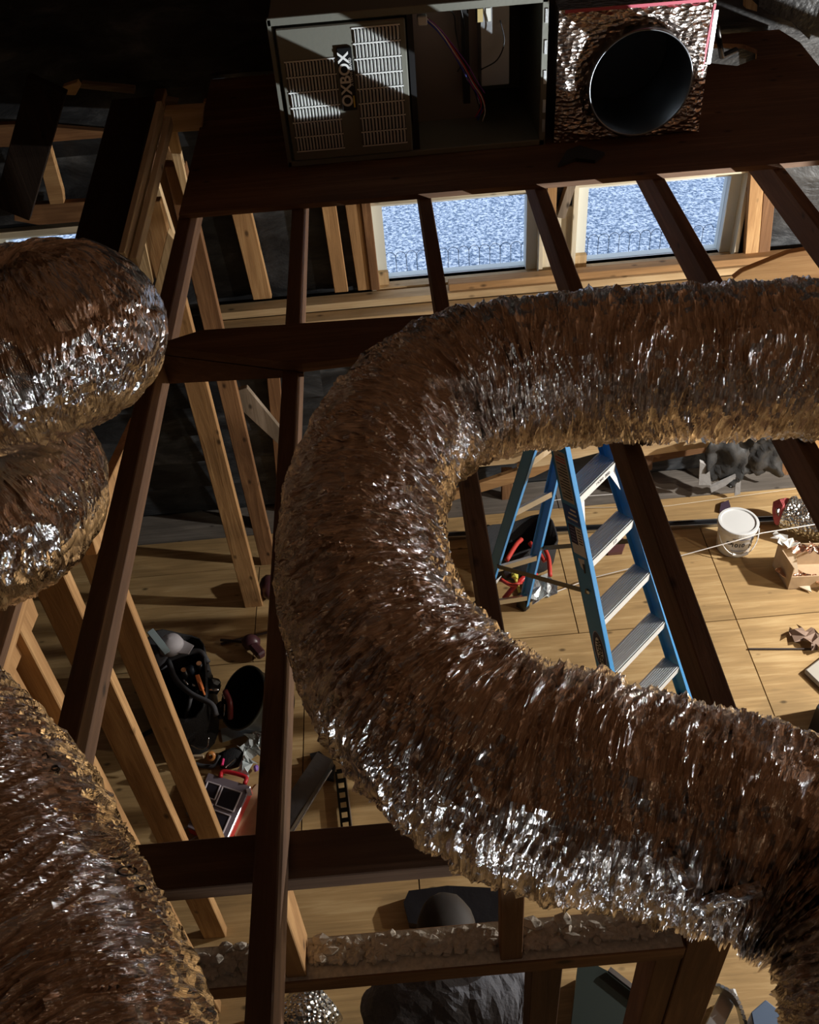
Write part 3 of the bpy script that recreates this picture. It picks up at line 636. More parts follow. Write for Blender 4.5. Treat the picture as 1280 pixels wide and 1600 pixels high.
def plenum():
    x0, x1, y0, y1, z0, z1 = .645, 1.205, 3.5, 4.0, PZ1, 3.035
    cx, cz, R = .93, 2.79, .178
    bm = bmesh.new(); n = 48; pr = random.Random(5)
    # front face with hole
    def edgept(a):
        dx, dz = cos(a), sin(a); k = 1e9
        if dx > 1e-9: k = min(k, (x1-.03-cx)/dx)
        if dx < -1e-9: k = min(k, (x0-cx)/dx)
        if dz > 1e-9: k = min(k, (z1-cz)/dz)
        if dz < -1e-9: k = min(k, (z0-cz)/dz)
        return cx+dx*k, cz+dz*k
    rings = []
    angs = sorted([2*pi*k/n for k in range(n)]+[atan2(z-cz, x-cx) % (2*pi) for x in (x0, x1-.03) for z in (z0, z1)])
    for q in range(9):
        t = q/8; ring = []
        for a in angs:
            ex, ez = edgept(a); ix, iz = cx+R*cos(a), cz+R*sin(a)
            ring.append(bm.verts.new((ix+(ex-ix)*t, y0+pr.uniform(-.003, .003)-(.012*sin(t*pi)), iz+(ez-iz)*t)))
        rings.append(ring)
    back = [bm.verts.new((v.co.x+.02, y1, v.co.z)) for v in rings[-1]]; rings.append(back)
    m = len(angs)
    for a, b in zip(rings[:-1], rings[1:]):
        for i in range(m): bm.faces.new((a[i], a[(i+1) % m], b[(i+1) % m], b[i]))
    bm.faces.new(back)
    bmesh.ops.recalc_face_normals(bm, faces=bm.faces)
    me = bpy.data.meshes.new('foil_wrap'); bm.to_mesh(me); bm.free(); me.transform(Matrix.Translation(-wloc(pl)))
    o = bpy.data.objects.new('foil_wrap', me); COL.objects.link(o); o.parent = pl; me.materials.append(PB)
    Rm = mat3((1,0,0), (0,0,1))   # local z = -Y
    c = MB().lathe([(R-.004,-.30), (R-.004,.055), (R+.001,.060), (R+.004,.052), (R+.001,.045), (R+.001,-.02)], (cx, y0, cz), 72, Rm); c.build('collar', plain('collar_steel', (.22,.23,.24), .35, 1), pl, smooth=True)
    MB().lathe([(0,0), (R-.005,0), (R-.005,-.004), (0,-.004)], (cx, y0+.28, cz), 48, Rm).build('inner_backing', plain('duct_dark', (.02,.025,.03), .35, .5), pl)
    PK = plain('pink_tape', (.55,.08,.12), .4)
    MB().beam((x0+.02, y0-.006, z1-.004), (x1-.06, y0-.008, z1-.006), .010, .003, (0,1,0)).build('tape_edge', PK, pl)
    MB().beam((x1-.035, y0-.006, z1-.02), (x1-.05, y0-.006, z0+.2), .008, .003, (0,1,0)).build('tape_edge', PK, pl)
    MB().beam((x1-.028, y0-.008, z1-.04), (x1-.030, y0-.008, z0+.24), .014, .004, (0,1,0)).build('silver_tape', ALU, pl)
plenum()
# clutter at the top right behind the plenum
quadk = aty
T(MB().prism([aty(1166,-30,4.3), aty(1186,-26,4.3), aty(1183,18,4.3), aty(1166,13,4.3)], (0,.04,0)).build('rafter_end', wood('new', 2)), 'lit wooden rafter end at the top edge right of the plenum', 'wood')
T(MB().prism([aty(1188,-20,4.12), aty(1290,-30,4.12), aty(1278,20,4.12), aty(1265,62,4.12), aty(1240,36,4.12), aty(1205,22,4.12), aty(1186,10,4.12)], (0,.12,0)).build('insulation_batt', plain('grey_batt', (.05,.055,.06), .5, .3, bump=1.0, bs=30)), 'dark grey glinting insulation batt at the top right corner', 'insulation')
T(MB().tube([aty(905,-40,3.95), aty(903,22,3.95)], .05, 24).build('foil_pipe', FOILB, smooth=True), 'short foil wrapped pipe standing behind the plenum at the top edge', 'pipe')
T(MB().tube([aty(1120,40,3.95), atz(1128,88,PZ1+.013), atz(1150,78,PZ1+.013)], .012, 8).build('drain_pipe', BLACKP, smooth=True), 'thin black pipe beside the plenum running to the keyhole cut-out', 'pipe')
# scraps of dark cloth on the platform
T(MB().prism([atz(885,240,PZ1), atz(905,232,PZ1), atz(945,243,PZ1), atz(930,255,PZ1), atz(900,252,PZ1), atz(872,262,PZ1), atz(880,250,PZ1)], (0,0,.012)).build('rag', BLACKM), 'small dark rag on the platform in front of the plenum', 'rag')
#PART3
# ------------------------------------------------------------------ blue step ladder
lad = thing('step_ladder', (.8, 2.9, 0), 'blue fibreglass step ladder with five ribbed aluminium steps, standing open on the floor', 'ladder')
FLz = lambda z: Vector((.945-.189*z, 2.447+.207*z, z))
FRz = lambda z: Vector((1.302-.3075*z, 2.768+.117*z, z))
av = (FRz(.8)-FLz(.8)).normalized(); nv = Vector((av.y, -av.x, 0)).normalized()      # nv: towards the climber
HT = 1.80
def channel(Pz, side, web, fl, z0, z1, name, mat, parent, th=.004):
    """C channel: web outside (towards -side*av), flanges turned inward"""
    mb = MB()
    def seg(o0, o1, q0, q1):
        c = []
        for z in (z0, z1):
            p = Pz(z)
            for o, q in ((o0, q0), (o1, q0), (o1, q1), (o0, q1)): c.append(p+av*(o*side)-nv*q)
        mb.hexa(c)
    seg(-fl, -fl+th, 0, web); seg(-fl, 0, 0, th); seg(-fl, 0, web-th, web)
    return mb.build(name, mat, parent)
fl_ = channel(FLz, 1, .078, .026, .02, HT, 'front_rail', BLUE, lad)
fr_ = channel(FRz, -1, .078, .026, .02, HT, 'front_rail', BLUE, lad)
BLf, BRf = atz(757,962,0), atz(816,955,0)
def mk(foot, top): return lambda z: foot+(top-foot)*(z/HT)
tl = FLz(HT)-nv*.085; tr = FRz(HT)-nv*.085
RLz, RRz = mk(BLf, tl), mk(BRf+Vector((.02,.0,0)), tr)
rl_ = channel(RLz, 1, .05, .022, .04, HT, 'rear_rail', BLUE, lad)
rr2 = channel(RRz, -1, .05, .022, .04, HT, 'rear_rail', BLUE, lad)
STEPZ = [.30, .60, .90, 1.20, 1.50]
for z in STEPZ:
    a, b = FLz(z)+av*.0, FRz(z)-av*.0
    mb = MB(); dv = Vector((0,0,1)); th = .004
    f0, f1 = a-nv*.002, b-nv*.002
    mb.hexa([f0-nv*0, f1-nv*0, f1-nv*th, f0-nv*th, f0-nv*0+dv*-.045, f1+dv*-.045, f1-nv*th+dv*-.045, f0-nv*th+dv*-.045])
    mb.hexa([f0+dv*-.004, f1+dv*-.004, f1-nv*.085+dv*-.004, f0-nv*.085+dv*-.004, f0, f1, f1-nv*.085, f0-nv*.085])
    st = mb.build('step', ALUW, lad)
    g = MB()
    for q in range(9):
        o = .006+q*.0088
        g.hexa([f0-nv*o+dv*.0002, f1-nv*o+dv*.0002, f1-nv*(o+.0045)+dv*.0002, f0-nv*(o+.0045)+dv*.0002, f0-nv*o+dv*.004, f1-nv*o+dv*.004, f1-nv*(o+.0045)+dv*.004, f0-nv*(o+.0045)+dv*.004])
    g.build('tread_ridge', ALU, st)
    if z == 1.50:
        for p, s in ((f0, 1), (f1, -1)):
            MB().prism([p+dv*-.045, p+av*s*.035+dv*-.045, p+FLz(0)*0+dv*-.13+(FLz(z-.13)-FLz(z)).xy.to_3d()*1.0], -nv*.004).build('knee_brace', ALUW, st)
        text('CAUTION  300', f0.lerp(f1, .55)+nv*.0006+dv*-.023, .022, plain('print_grey', (.12,.12,.13), .6), st, mat3(av, (0,0,1)))
    if z == 1.20: text('E7', f0.lerp(f1, .55)+nv*.0006+dv*-.023, .026, plain('print_grey2', (.3,.3,.3), .6), st, mat3(av, (0,0,1)))
for z in (.14, .55, 1.10, 1.5):
    a, b = RLz(z)+nv*0.0, RRz(z)
    MB().beam(a-nv*.012, b-nv*.012, .014, .035, (0,0,1)).build('rear_brace', ALU, lad)
for P0, z in ((RLz, .42), ):
    pr_ = P0(z); MB().prism([pr_+av*.0, pr_+av*.05, pr_+Vector((0,0,-.10))+(P0(z-.1)-P0(z)).xy.to_3d()], -nv*.003).build('gusset', ALUW, lad)
for (A, B, za, zb) in ((RLz, FLz, .62, 1.05), (RRz, FRz, .62, 1.05)):
    s = 1 if A is RLz else -1
    p0, p1 = A(za)-av*.026*s, B(zb)-av*.030*s-nv*.03
    MB().beam(p0, p1, .004, .022, (0,0,1)).build('spreader_bar', plain('spreader_steel', (.16,.15,.12), .4, .8), lad)
    MB().tube([p1-av*s*.004, p1+av*s*.004], .008, 10).build('rivet', ALU, lad)
for Pz, s in ((FLz, 1), (FRz, -1)):
    p = Pz(0); MB().obox(p-av*s*.012-nv*.04+Vector((0,0,.022)), (.05, .09, .044), frame(av, (0,0,1))).build('rubber_foot', BLACKP, lad, bevel=.004)
for Pz, s in ((RLz, 1), (RRz, -1)):
    p = Pz(0); MB().obox(p-av*s*.010-nv*.028+Vector((0,0,.045)), (.045, .065, .09), frame(av, (0,0,1))).build('rubber_foot', BLACKP, lad, bevel=.006)
c = (FLz(HT)+FRz(HT))/2-nv*.05
MB().obox(c+Vector((0,0,.015)), (.30, .16, .05), frame(av, (0,0,1))).build('top_cap', plain('cap_blue', (.03,.12,.30), .4), lad, bevel=.008)
# labels on the outer face of the front left rail
dn = (FLz(0)-FLz(1)).normalized()
def onweb(z, q, off=.0012): return FLz(z)-av*(.026+off)-nv*q
def sticker(z0, z1, q0, q1, mat, name='label', off=.0010):
    mb = MB(); mb.hexa([onweb(z0,q0,.0002), onweb(z0,q1,.0002), onweb(z1,q1,.0002), onweb(z1,q0,.0002), onweb(z0,q0,off), onweb(z0,q1,off), onweb(z1,q1,off), onweb(z1,q0,off)]); return mb.build(name, mat, fl_)
LG = plain('label_grey', (.42,.41,.38), .5); NVY = plain('label_navy', (.012,.015,.09), .4); LBL = plain('label_blue', (.02,.10,.40), .4); LWH = plain('label_white', (.75,.76,.78), .4); INK = plain('ink', (.05,.05,.06), .6); WRED = plain('warning_red', (.5,.06,.05), .5)
sticker(1.70, 1.475, .010, .066, LG)
for k in range(15):
    zz = 1.685-k*.0135
    sticker(zz, zz-.0045, .016, .060 if k % 4 else .045, WRED if k in (1, 2) else INK, 'text_line', .0016)
sticker(1.455, 1.375, .004, .072, LBL)
for k, (zz, q) in enumerate(((1.445,.04),(1.425,.052),(1.40,.060))): sticker(zz, zz-.008, .014, q, LWH, 'text_line', .0016)
sticker(1.365, 1.275, .034, .068, NVY); sticker(1.365, 1.275, .006, .034, LWH); sticker(1.275, 1.225, .006, .068, LWH)
for k in range(6): sticker(1.355-k*.013, 1.350-k*.013, .010, .028, INK, 'text_line', .0016)
for k in range(5): sticker(1.352-k*.015, 1.348-k*.015, .040, .062, plain('faint_print', (.2,.2,.45), .5) if k == 0 else bpy.data.materials['faint_print'], 'text_line', .0016)
mb = MB(); mb.prism([onweb(1.212,.020), onweb(1.205,.052), onweb(1.165,.045), onweb(1.150,.030)], -av*.0008); mb.build('arrow_label', LWH, fl_)
mb = MB(); mb.prism([onweb(1.19,.022,.002), onweb(1.188,.034,.002), onweb(1.14,.034,.002), onweb(1.143,.026,.002)], -av*.0004); mb.build('arrow_mark', INK, fl_)
def oval(zc, hz, hq, mat, off, name):
    n = 40; ps = [onweb(zc+hz*cos(2*pi*k/n), .039+hq*sin(2*pi*k/n), off) for k in range(n)]
    return MB().prism(ps, -av*.0005).build(name, mat, fl_)
zc_ = .725
oval(zc_, .112, .030, plain('oval_rim', (.45,.50,.75), .4), .0006, 'emblem_rim'); oval(zc_, .107, .027, NVY, .0012, 'emblem'); oval(zc_, .078, .0165, LWH, .0018, 'emblem_plate')
text('WERNER', onweb(zc_, .0385, .0027), .034, LK, fl_, mat3(dn, nv), bold=.0008)
# ------------------------------------------------------------------ white bucket
bp0 = atz(1145, 854, 0); bx, by = bp0.x, bp0.y
bk = thing('bucket', (bx, by, 0), 'white plastic pail with closed lid and black print on the plywood floor', 'bucket')
MB().lathe([(0,.0),(.088,.0),(.092,.004),(.103,.172),(.108,.175),(.108,.185),(.103,.188)], (bx, by, 0), 48).build('body', WHITEP, bk, smooth=True)
MB().lathe([(.109,.172),(.111,.175),(.112,.202),(.109,.206),(.097,.206),(.094,.199),(0,.199)], (bx, by, 0), 48).build('lid', plain('lid_white', (.66,.67,.66), .4), bk)
hp = [Vector((bx+.112*cos(a), by-.03-.115*sin(a)*.75, .165-.12*sin(a))) for a in [pi*k/16 for k in range(17)]]
hn = MB().tube(hp, .003, 6).build('wire_handle', plain('handle_white', (.8,.8,.78), .4), bk, smooth=True)
MB().tube(hp[6:11], .008, 8).build('grip', WHITEP, hn)
def wrap_text(body, ang, z, size, mat, rad, name='lettering', bold=.0):
    c = bpy.data.curves.new(name, 'FONT'); c.body = body; c.size = size; c.extrude = .0004; c.offset = bold; c.align_x = 'CENTER'; c.align_y = 'CENTER'
    tmp = bpy.data.objects.new(name, c); COL.objects.link(tmp); me = bpy.data.meshes.new_from_object(tmp.evaluated_get(bpy.context.evaluated_depsgraph_get())); bpy.data.objects.remove(tmp)
    for v in me.vertices:
        r = rad+v.co.z+.06*(z+v.co.y-.1); a = ang+v.co.x/rad; v.co = Vector((r*cos(a), r*sin(a), z+v.co.y))
    o = bpy.data.objects.new(name, me); COL.objects.link(o); me.materials.clear(); me.materials.append(mat); o.parent = bk; return o
wrap_text('1010', radians(-100), .105, .038, LK, .0995, bold=.001)
wrap_text('N', radians(-48), .075, .04, LK, .0995, bold=.002)
wrap_text('H', radians(-45), .125, .05, LK, .0995, bold=.004)
mb = MB(); 
for k in range(20):
    a0, a1 = 2*pi*k/20, 2*pi*(k+1)/20
    q = lambda a, s: (lambda an, z: Vector(((.0995+.06*(z-.1)+.0012)*cos(an)+bx, (.0995+.06*(z-.1)+.0012)*sin(an)+by, z)))(radians(-128)+s*.016*cos(a)/.1, .115+s*.012*sin(a))
    mb.add([q(a0,1), q(a1,1), q(a1,.6), q(a0,.6)], [(0,1,2,3)])
mb.build('emblem', LK, bk)
mb = MB()
for k in range(14):
    a0, a1 = radians(-120+k*5.5), radians(-120+(k+1)*5.5)
    q = lambda an, z: Vector(((.0995+.06*(z-.1)+.0008)*cos(an)+bx, (.0995+.06*(z-.1)+.0008)*sin(an)+by, z))
    mb.add([q(a0,.152), q(a1,.152), q(a1,.156), q(a0,.156)], [(0,1,2,3)]); mb.add([q(a0,.06), q(a1,.06), q(a1,.063), q(a0,.063)], [(0,1,2,3)])
mb.build('print_band', plain('print_blue', (.1,.14,.3), .5), bk)
# ------------------------------------------------------------------ metal track, strings
def rod(name, pts, r, mat, label, cat, n=8): return T(MB().tube(pts, r, n).build(name, mat), label, cat)
tk = thing('metal_track', (1.2, 4.02, 0), 'long dark metal channel with bright edges lying on the floor behind the white pail', 'channel')
p0, p1 = atz(690,838,.015), atz(1222,812,.015)
MB().beam(p0, p1, .035, .012, (0,0,1)).build('web', plain('track_dark', (.03,.03,.035), .35, .8), tk)
off = Vector((0,.02,.004))
for sgn in (-1, 1): MB().beam(p0+off*sgn*1+Vector((0,0,.004*(1-sgn))), p1+off*sgn+Vector((0,0,.004*(1-sgn))), .006, .018, (0,0,1)).build('flange', GALV, tk)
STR = plain('string_white', (.85,.82,.78), .6)
sa, sb = atz(840, 948-8, .02), atz(1300, 821, .26)
rod('string', [atz(820,944,.01), atz(925,903,.05), atz(1065,868,.17), atz(1150,845,.25), atz(1190,833,.27), atz(1300,815,.30)], .0028, STR, 'taut white string running over the white pail to the right edge', 'string')
rod('string', [atz(880,794,.012), atz(1040,791,.012), atz(1180,772,.012), atz(1330,752,.012)], .0022, plain('string_tan', (.6,.5,.35), .7), 'thin tan string along the far strip of floor', 'string')
rod('string', [atz(838,786,.01), atz(905,776,.01), atz(960,772,.01)], .002, STR, 'short white string seen through the ladder near the wall', 'string')
rod('steel_rod', [atz(1170,1014,.006), atz(1340,1014,.006)], .005, plain('rod_dark', (.03,.02,.02), .5), 'thin dark rod on the floor at the right edge', 'rod')
rod('steel_rod', [atz(345,1006,.012), atz(430,985,.012)], .007, plain('rod_brown', (.05,.03,.03), .5), 'thin dark rod on the floor above the big black bucket', 'rod')
rod('tube', [atz(198,1162,.02), atz(240,1140,.03), atz(248,1125,.03)], .012, BLACKP, 'bent dark tube on the floor left of the black tool bag', 'tube')
# pieces near the far wall
def pix_prism(name, px, z, h, mat, label, cat, bevel=0, **kw):
    return T(MB().prism([atz(x, y, z) for x, y in px], (0,0,h)).build(name, mat, bevel=bevel), label, cat, **kw)
W4 = 4.36
def wallboard(name, px, Y, t, mat, label, cat='board'): return T(MB().prism([aty(x, y, Y) for x, y in px], (0, t, 0)).build(name, mat, bevel=.002), label, cat)
wallboard('short_post', [(785,738),(802,738),(800,806),(784,808)], 4.38, .05, wood('old', 2), 'short post standing under the cream boards left of the ladder')
wallboard('short_post', [(1002,705),(1022,704),(1019,735),(1003,736)], 4.38, .05, wood('red', 2), 'short post under the cream timber right of the ladder')
wallboard('short_post', [(1222,690),(1243,686),(1237,765),(1217,762)], 4.38, .05, wood('old', 2), 'short post right of the grey draped bag')
wallboard('slanting_board', [(700,772),(830,728),(872,712),(878,724),(835,745),(703,784)], 4.28, .03, wood('stud', 0), 'slanting brown board under the cream mitred boards')
wallboard('mitred_board', [(722,698),(800,690),(820,693),(805,702),(722,706)], 4.33, .03, wood('cream', 0), 'upper cream board with a pointed end left of the ladder')
wallboard('mitred_board', [(722,708),(800,701),(818,709),(800,717),(722,721)], 4.29, .03, wood('cream', 0), 'middle cream board with a pointed end left of the ladder')
wallboard('mitred_board', [(722,723),(800,717),(815,712),(860,700),(862,712),(812,724),(726,732)], 4.25, .03, wood('new', 0), 'lower pale board below the cream boards left of the ladder')
wallboard('mitred_board', [(808,731),(850,712),(900,700),(940,690),(944,697),(942,706),(905,716),(850,728),(812,734)], 4.21, .03, wood('new', 0), 'pale timber with a lit top behind the ladder top')
wallboard('timber', [(985,694),(1110,684),(1112,698),(1000,714),(985,712)], 4.36, .06, wood('new', 0), 'pale timber under the big duct right of the ladder')
wallboard('timber', [(1010,716),(1035,700),(1250,686),(1250,696),(1110,706),(1015,724)], 4.44, .03, wood('old', 0), 'reddish rail behind the grey draped bag')
# grey draped bag hanging at the wall
def sheet(name, px, Y, mat, label, cat, bump=.04, n=14, seed=1, thick=.006, parent=None):
    """crumpled sheet with corners px (4 corners TL,TR,BR,BL)"""
    tl, tr, br, bl = [aty(x, y, Y) for x, y in px]; rn = random.Random(seed); mb = MB()
    for i in range(n+1):
        for j in range(n+1):
            u, v = j/n, i/n; p = tl.lerp(tr, u).lerp(bl.lerp(br, u), v)
            mb.v.append(tuple(p+Vector((rn.uniform(-.006,.006), -bump*(.5+.5*sin(u*9+sin(v*5+seed)*2)*cos(v*4+u*3))+rn.uniform(-.008,.008), rn.uniform(-.006,.006)))))
    for i in range(n):
        for j in range(n): a = i*(n+1)+j; mb.f.append((a, a+1, a+n+2, a+n+1))
    o = mb.build(name, mat, parent, smooth=True); sm = o.modifiers.new('thickness', 'SOLIDIFY'); sm.thickness = thick
    if label: T(o, label, cat)
    return o
GB = plain('grey_sheet', (.03,.03,.03), .55, bump=.5, bs=25)
gb = sheet('draped_bag', [(1102,682),(1178,676),(1150,752),(1096,742)], 4.26, GB, 'dark grey draped sheet with torn pale lower edge hanging under the big duct', 'sheet', .07, seed=2)
sheet('draped_sheet', [(1176,680),(1228,676),(1220,738),(1156,736)], 4.30, GB, 'dark grey creased sheet right of the draped sheet with the torn edge', 'sheet', .05, seed=5)
TP = plain('torn_paper', (.30,.29,.28), .7, bump=.4, bs=30)
for px, lab in (([(1094,722),(1108,728),(1112,758),(1092,758)], 'left'), ([(1110,762),(1150,744),(1152,750),(1112,770)], 'middle'), ([(1150,752),(1158,750),(1157,772),(1148,775)], 'right')):
    T(MB().prism([aty(x, y, 4.2) for x, y in px], (0,.012,.01)).build('torn_paper', TP), 'pale torn paper scrap under the grey draped sheet, %s one of three' % lab, 'paper')
pix_prism('dark_card', [(1126,790),(1138,785),(1141,795),(1136,802),(1124,802)], .002, .02, plain('card_dark', (.05,.03,.05), .5), 'small dark card on the floor right behind the white pail', 'card')
pix_prism('utility_knife', [(758,828),(762,823),(772,826),(775,832),(765,833)], .002, .02, BLACKP, 'small black knife handle beside the metal channel', 'tool')
# foil bubble duct roll and torn carton at the right edge
FG = plain('insulation_pink', (.45,.09,.09), .9, bump=.8, bs=60)
BF = plain('bubble_foil', (.70,.70,.66), .22, 1)
t_ = BF.node_tree; b_ = t_.nodes['Principled BSDF']; wv = N(t_, 'ShaderNodeTexVoronoi', Scale=60.0); L(t_, coords(t_, (1,1,1), False), wv.inputs['Vector'])
bp_ = N(t_, 'ShaderNodeBump', Strength=.9, Distance=.01); L(t_, wv.outputs['Distance'], bp_.inputs['Height']); L(t_, bp_.outputs[0], b_.inputs['Normal'])
rollc = atz(1240, 815, .12)
ro = thing('foil_roll', (rollc.x, rollc.y, 0), 'roll of silver bubble foil with pink insulation at its end, right edge behind the pail', 'roll')
r0_, r1_ = atz(1228,800,.13), atz(1330,838,.13)
pts = [r0_.lerp(r1_, k/20) for k in range(21)]; rrn = random.Random(8)
MB().tube(pts, [.10+rrn.uniform(-.008,.008) for _ in pts], 28, caps=False).build('foil', BF, ro, smooth=True)
MB().blob(r0_+Vector((-.01,0,.0)), (.07,.085,.088), 4, .15, 2).build('insulation_core', FG, ro)
MB().blob(r0_+Vector((-.06,-.03,.04)), (.02,.03,.03), 7, .3, 1).build('crumpled_foil', FOILB, ro)
bxo = thing('torn_carton', (2.1, 3.45, 0), 'torn cardboard carton wrapped with coppery foil strips at the right edge', 'box')
cz = .17
cp = [atz(1216,848,cz), atz(1300,868,cz), atz(1300,905,cz), atz(1240,905,cz)]
bb = [atz(1218,862,0)+Vector((0,0,0)), atz(1300,880,0), atz(1300,930,0), atz(1238,922,0)]
b00 = atz(1216,895,.0); 
def wallq(a, b, name, mat, z0=0, z1=cz, t=.006, lean=0):
    a = Vector((a[0], a[1], 0)); b = Vector((b[0], b[1], 0)); d = (b-a).normalized(); n = Vector((-d.y, d.x, 0))*t
    return MB().hexa([a+Vector((0,0,z0)), b+Vector((0,0,z0)), b+n+Vector((0,0,z0)), a+n+Vector((0,0,z0)), a+Vector((0,0,z1)), b+Vector((0,0,z1)), b+n+Vector((0,0,z1)), a+n+Vector((0,0,z1))]).build(name, mat, bxo)
A_ = atz(1216,850,cz); B_ = atz(1236,905,cz*.5); C_ = (B_.x+.35, B_.y-.02); D_ = (A_.x+.36, A_.y-.03)
wallq((A_.x, A_.y), (B_.x, B_.y), 'side_panel', CARD); wallq((B_.x, B_.y), C_, 'side_panel', CARD, 0, .10); wallq(D_, (A_.x, A_.y), 'side_panel', CARD)
MB().hexa([(A_.x, A_.y, .002), (D_[0], D_[1], .002), (C_[0], C_[1], .002), (B_.x, B_.y, .002), (A_.x, A_.y, .008), (D_[0], D_[1], .008), (C_[0], C_[1], .008), (B_.x, B_.y, .008)]).build('bottom_panel', CARD, bxo)
MB().prism([atz(1218,857,.15), atz(1243,862,.15), atz(1248,900,.05), atz(1228,896,.05)], (0,0,.006)).build('flap', plain('card_pale', (.62,.52,.38), .8), bxo)
MB().prism([atz(1228,893,.05), atz(1262,905,.03), atz(1268,926,.008), atz(1240,914,.02)], (0,0,.006)).build('flap', bpy.data.materials['card_pale'], bxo)
CF = plain('copper_tinted_foil', (.80,.55,.42), .25, 1, bump=.7, bs=40)
fr3 = random.Random(12)
def crumple_strip(p0, p1, n, w, mat, parent, name, seed, label=None, cat=None):
    rn = random.Random(seed); mb = MB(); rowsn = []
    d = (p1-p0); s = Vector((-d.y, d.x, 0)).normalized()
    for i in range(n+1):
        p = p0+d*(i/n)
        for j in range(4): mb.v.append(tuple(p+s*w*(j/3-.5)+Vector((rn.uniform(-1,1), rn.uniform(-1,1), rn.uniform(-.2,1.2)))*w*.32))
    for i in range(n):
        for j in range(3): a = i*4+j; mb.f.append((a, a+1, a+5, a+4))
    o = mb.build(name, mat, parent); sm = o.modifiers.new('thickness', 'SOLIDIFY'); sm.thickness = .002
    return T(o, label, cat) if label else o
crumple_strip(atz(1212,838,.19), atz(1238,856,.19), 6, .06, plain('paper_white', (.75,.73,.68), .6), bxo, 'paper_lining', 3)
crumple_strip(atz(1238,855,.18), atz(1300,862,.18), 12, .06, CF, bxo, 'foil_strip', 4)
crumple_strip(atz(1215,895,.06), atz(1236,893,.06), 5, .05, CF, bxo, 'foil_strip', 5)
crumple_strip(atz(1240,896,.05), atz(1300,912,.05), 12, .045, CF, bxo, 'foil_strip', 6)
crumple_strip(atz(1242,985,.02), atz(1290,1012,.02), 9, .09, plain('brown_paper', (.26,.17,.12), .7), None, 'crumpled_paper', 7, 'crumpled brown paper lying on the thin rod at the right edge', 'paper')
pix_prism('dark_tile', [(1256,1052),(1292,1024),(1330,1050),(1330,1110),(1290,1085)], .002, .03, plain('tile_pale', (.45,.42,.36), .5), 'pale panel with a dark rim cut by the right frame edge', 'panel', bevel=.006)
pix_prism('dark_bin', [(1262,1142),(1290,1105),(1330,1110),(1330,1190),(1285,1175)], .002, .2, BLACKP, 'dark object corner at the right edge just above the big duct', 'box')
# ------------------------------------------------------------------ red and black tool bag behind the ladder
tb = thing('open_tool_bag', (.63, 3.85, 0), 'open black and red tool bag full of hand tools behind the ladder', 'bag')
c0 = atz(812, 880, .0)
def bag_shell(cx, cy, rx, ry, h, ang, mat, parent, name, n=24, flare=1.1, z0=0, power=3.0):
    mb = MB()
    prof = [(.0,.004),(.9,.004),(1.0,.02),(flare,h),(flare-.05,h+.004),(.92,.03),(0,.02)]
    for r, z in prof:
        for k in range(n):
            a = 2*pi*k/n; ca, sa = cos(a), sin(a); m = (abs(ca)**power+abs(sa)**power)**(-1/power)
            x, y = rx*r*ca*m, ry*r*sa*m; zz = z*(1+.12*sin(3*a)) if z > .05 else z
            mb.v.append((cx+x*cos(ang)-y*sin(ang), cy+x*sin(ang)+y*cos(ang), z0+zz))
    for i in range(len(prof)-1):
        for k in range(n): a = i*n+k; b = i*n+(k+1) % n; mb.f.append((a, b, b+n, a+n))
    return mb.build(name, mat, parent, smooth=True)
bag_shell(c0.x, c0.y, .19, .13, .22, .2, BLACKM, tb, 'body')
for px, w_ in (([(792,875),(806,850),(815,838)], .04), ([(828,848),(842,862),(852,872)], .04), ([(852,858),(858,872),(860,895)], .035), ([(782,905),(800,912),(815,905)], .03)):
    pts = [atz(x, y, .235) for x, y in px]
    MB().tube([Vector(p) for p in catmull([p+Vector((0,0,-.012*k)) for k, p in enumerate(pts)], 5)], w_*.34, 8).build('red_panel', RED, tb, smooth=True)
MB().tube([atz(788,935,.12), atz(805,915,.2), atz(822,900,.24)], .014, 8).build('red_handle', plain('tool_red', (.6,.03,.03), .35), tb, smooth=True)
MB().tube([atz(826,915,.2), atz(838,895,.24)], .013, 8).build('red_handle', bpy.data.materials['tool_red'], tb, smooth=True)
YT = plain('tool_yellow', (.65,.6,.1), .4)
MB().tube([atz(812,925,.17), atz(806,905,.23)], .009, 8).build('yellow_handle', YT, tb)
MB().blob(atz(804,900,.24), .022, 2, .2, 1).build('yellow_grip', YT, tb)
MB().blob(atz(793,893,.24), (.03,.035,.03), 5, .3, 1).build('tool_head', plain('tool_dark', (.05,.04,.04), .4, .6), tb)
MB().blob(atz(825,870,.22), (.05,.04,.03), 6, .3, 1).build('cloth', BLACKM, tb)
MB().tube([atz(770,900,.05), atz(775,872,.15), atz(785,850,.2), atz(800,845,.22)], .008, 6).build('strap', BLACKM, tb)
CLR = plain('clear_wrap', (.75,.80,.80), .15, .35, bump=.8, bs=40)
crumple_strip(atz(815,918,.02), atz(868,922,.02), 9, .14, CLR, None, 'plastic_bag', 9, 'crumpled clear plastic on the floor beside the red and black bag', 'plastic')
pk = pix_prism('packaged_part', [(945,850),(965,835),(978,850),(972,866),(950,868)], .002, .02, plain('pack_dark', (.12,.05,.05), .3), 'small dark red plastic pack on the floor seen between the ladder steps', 'package')
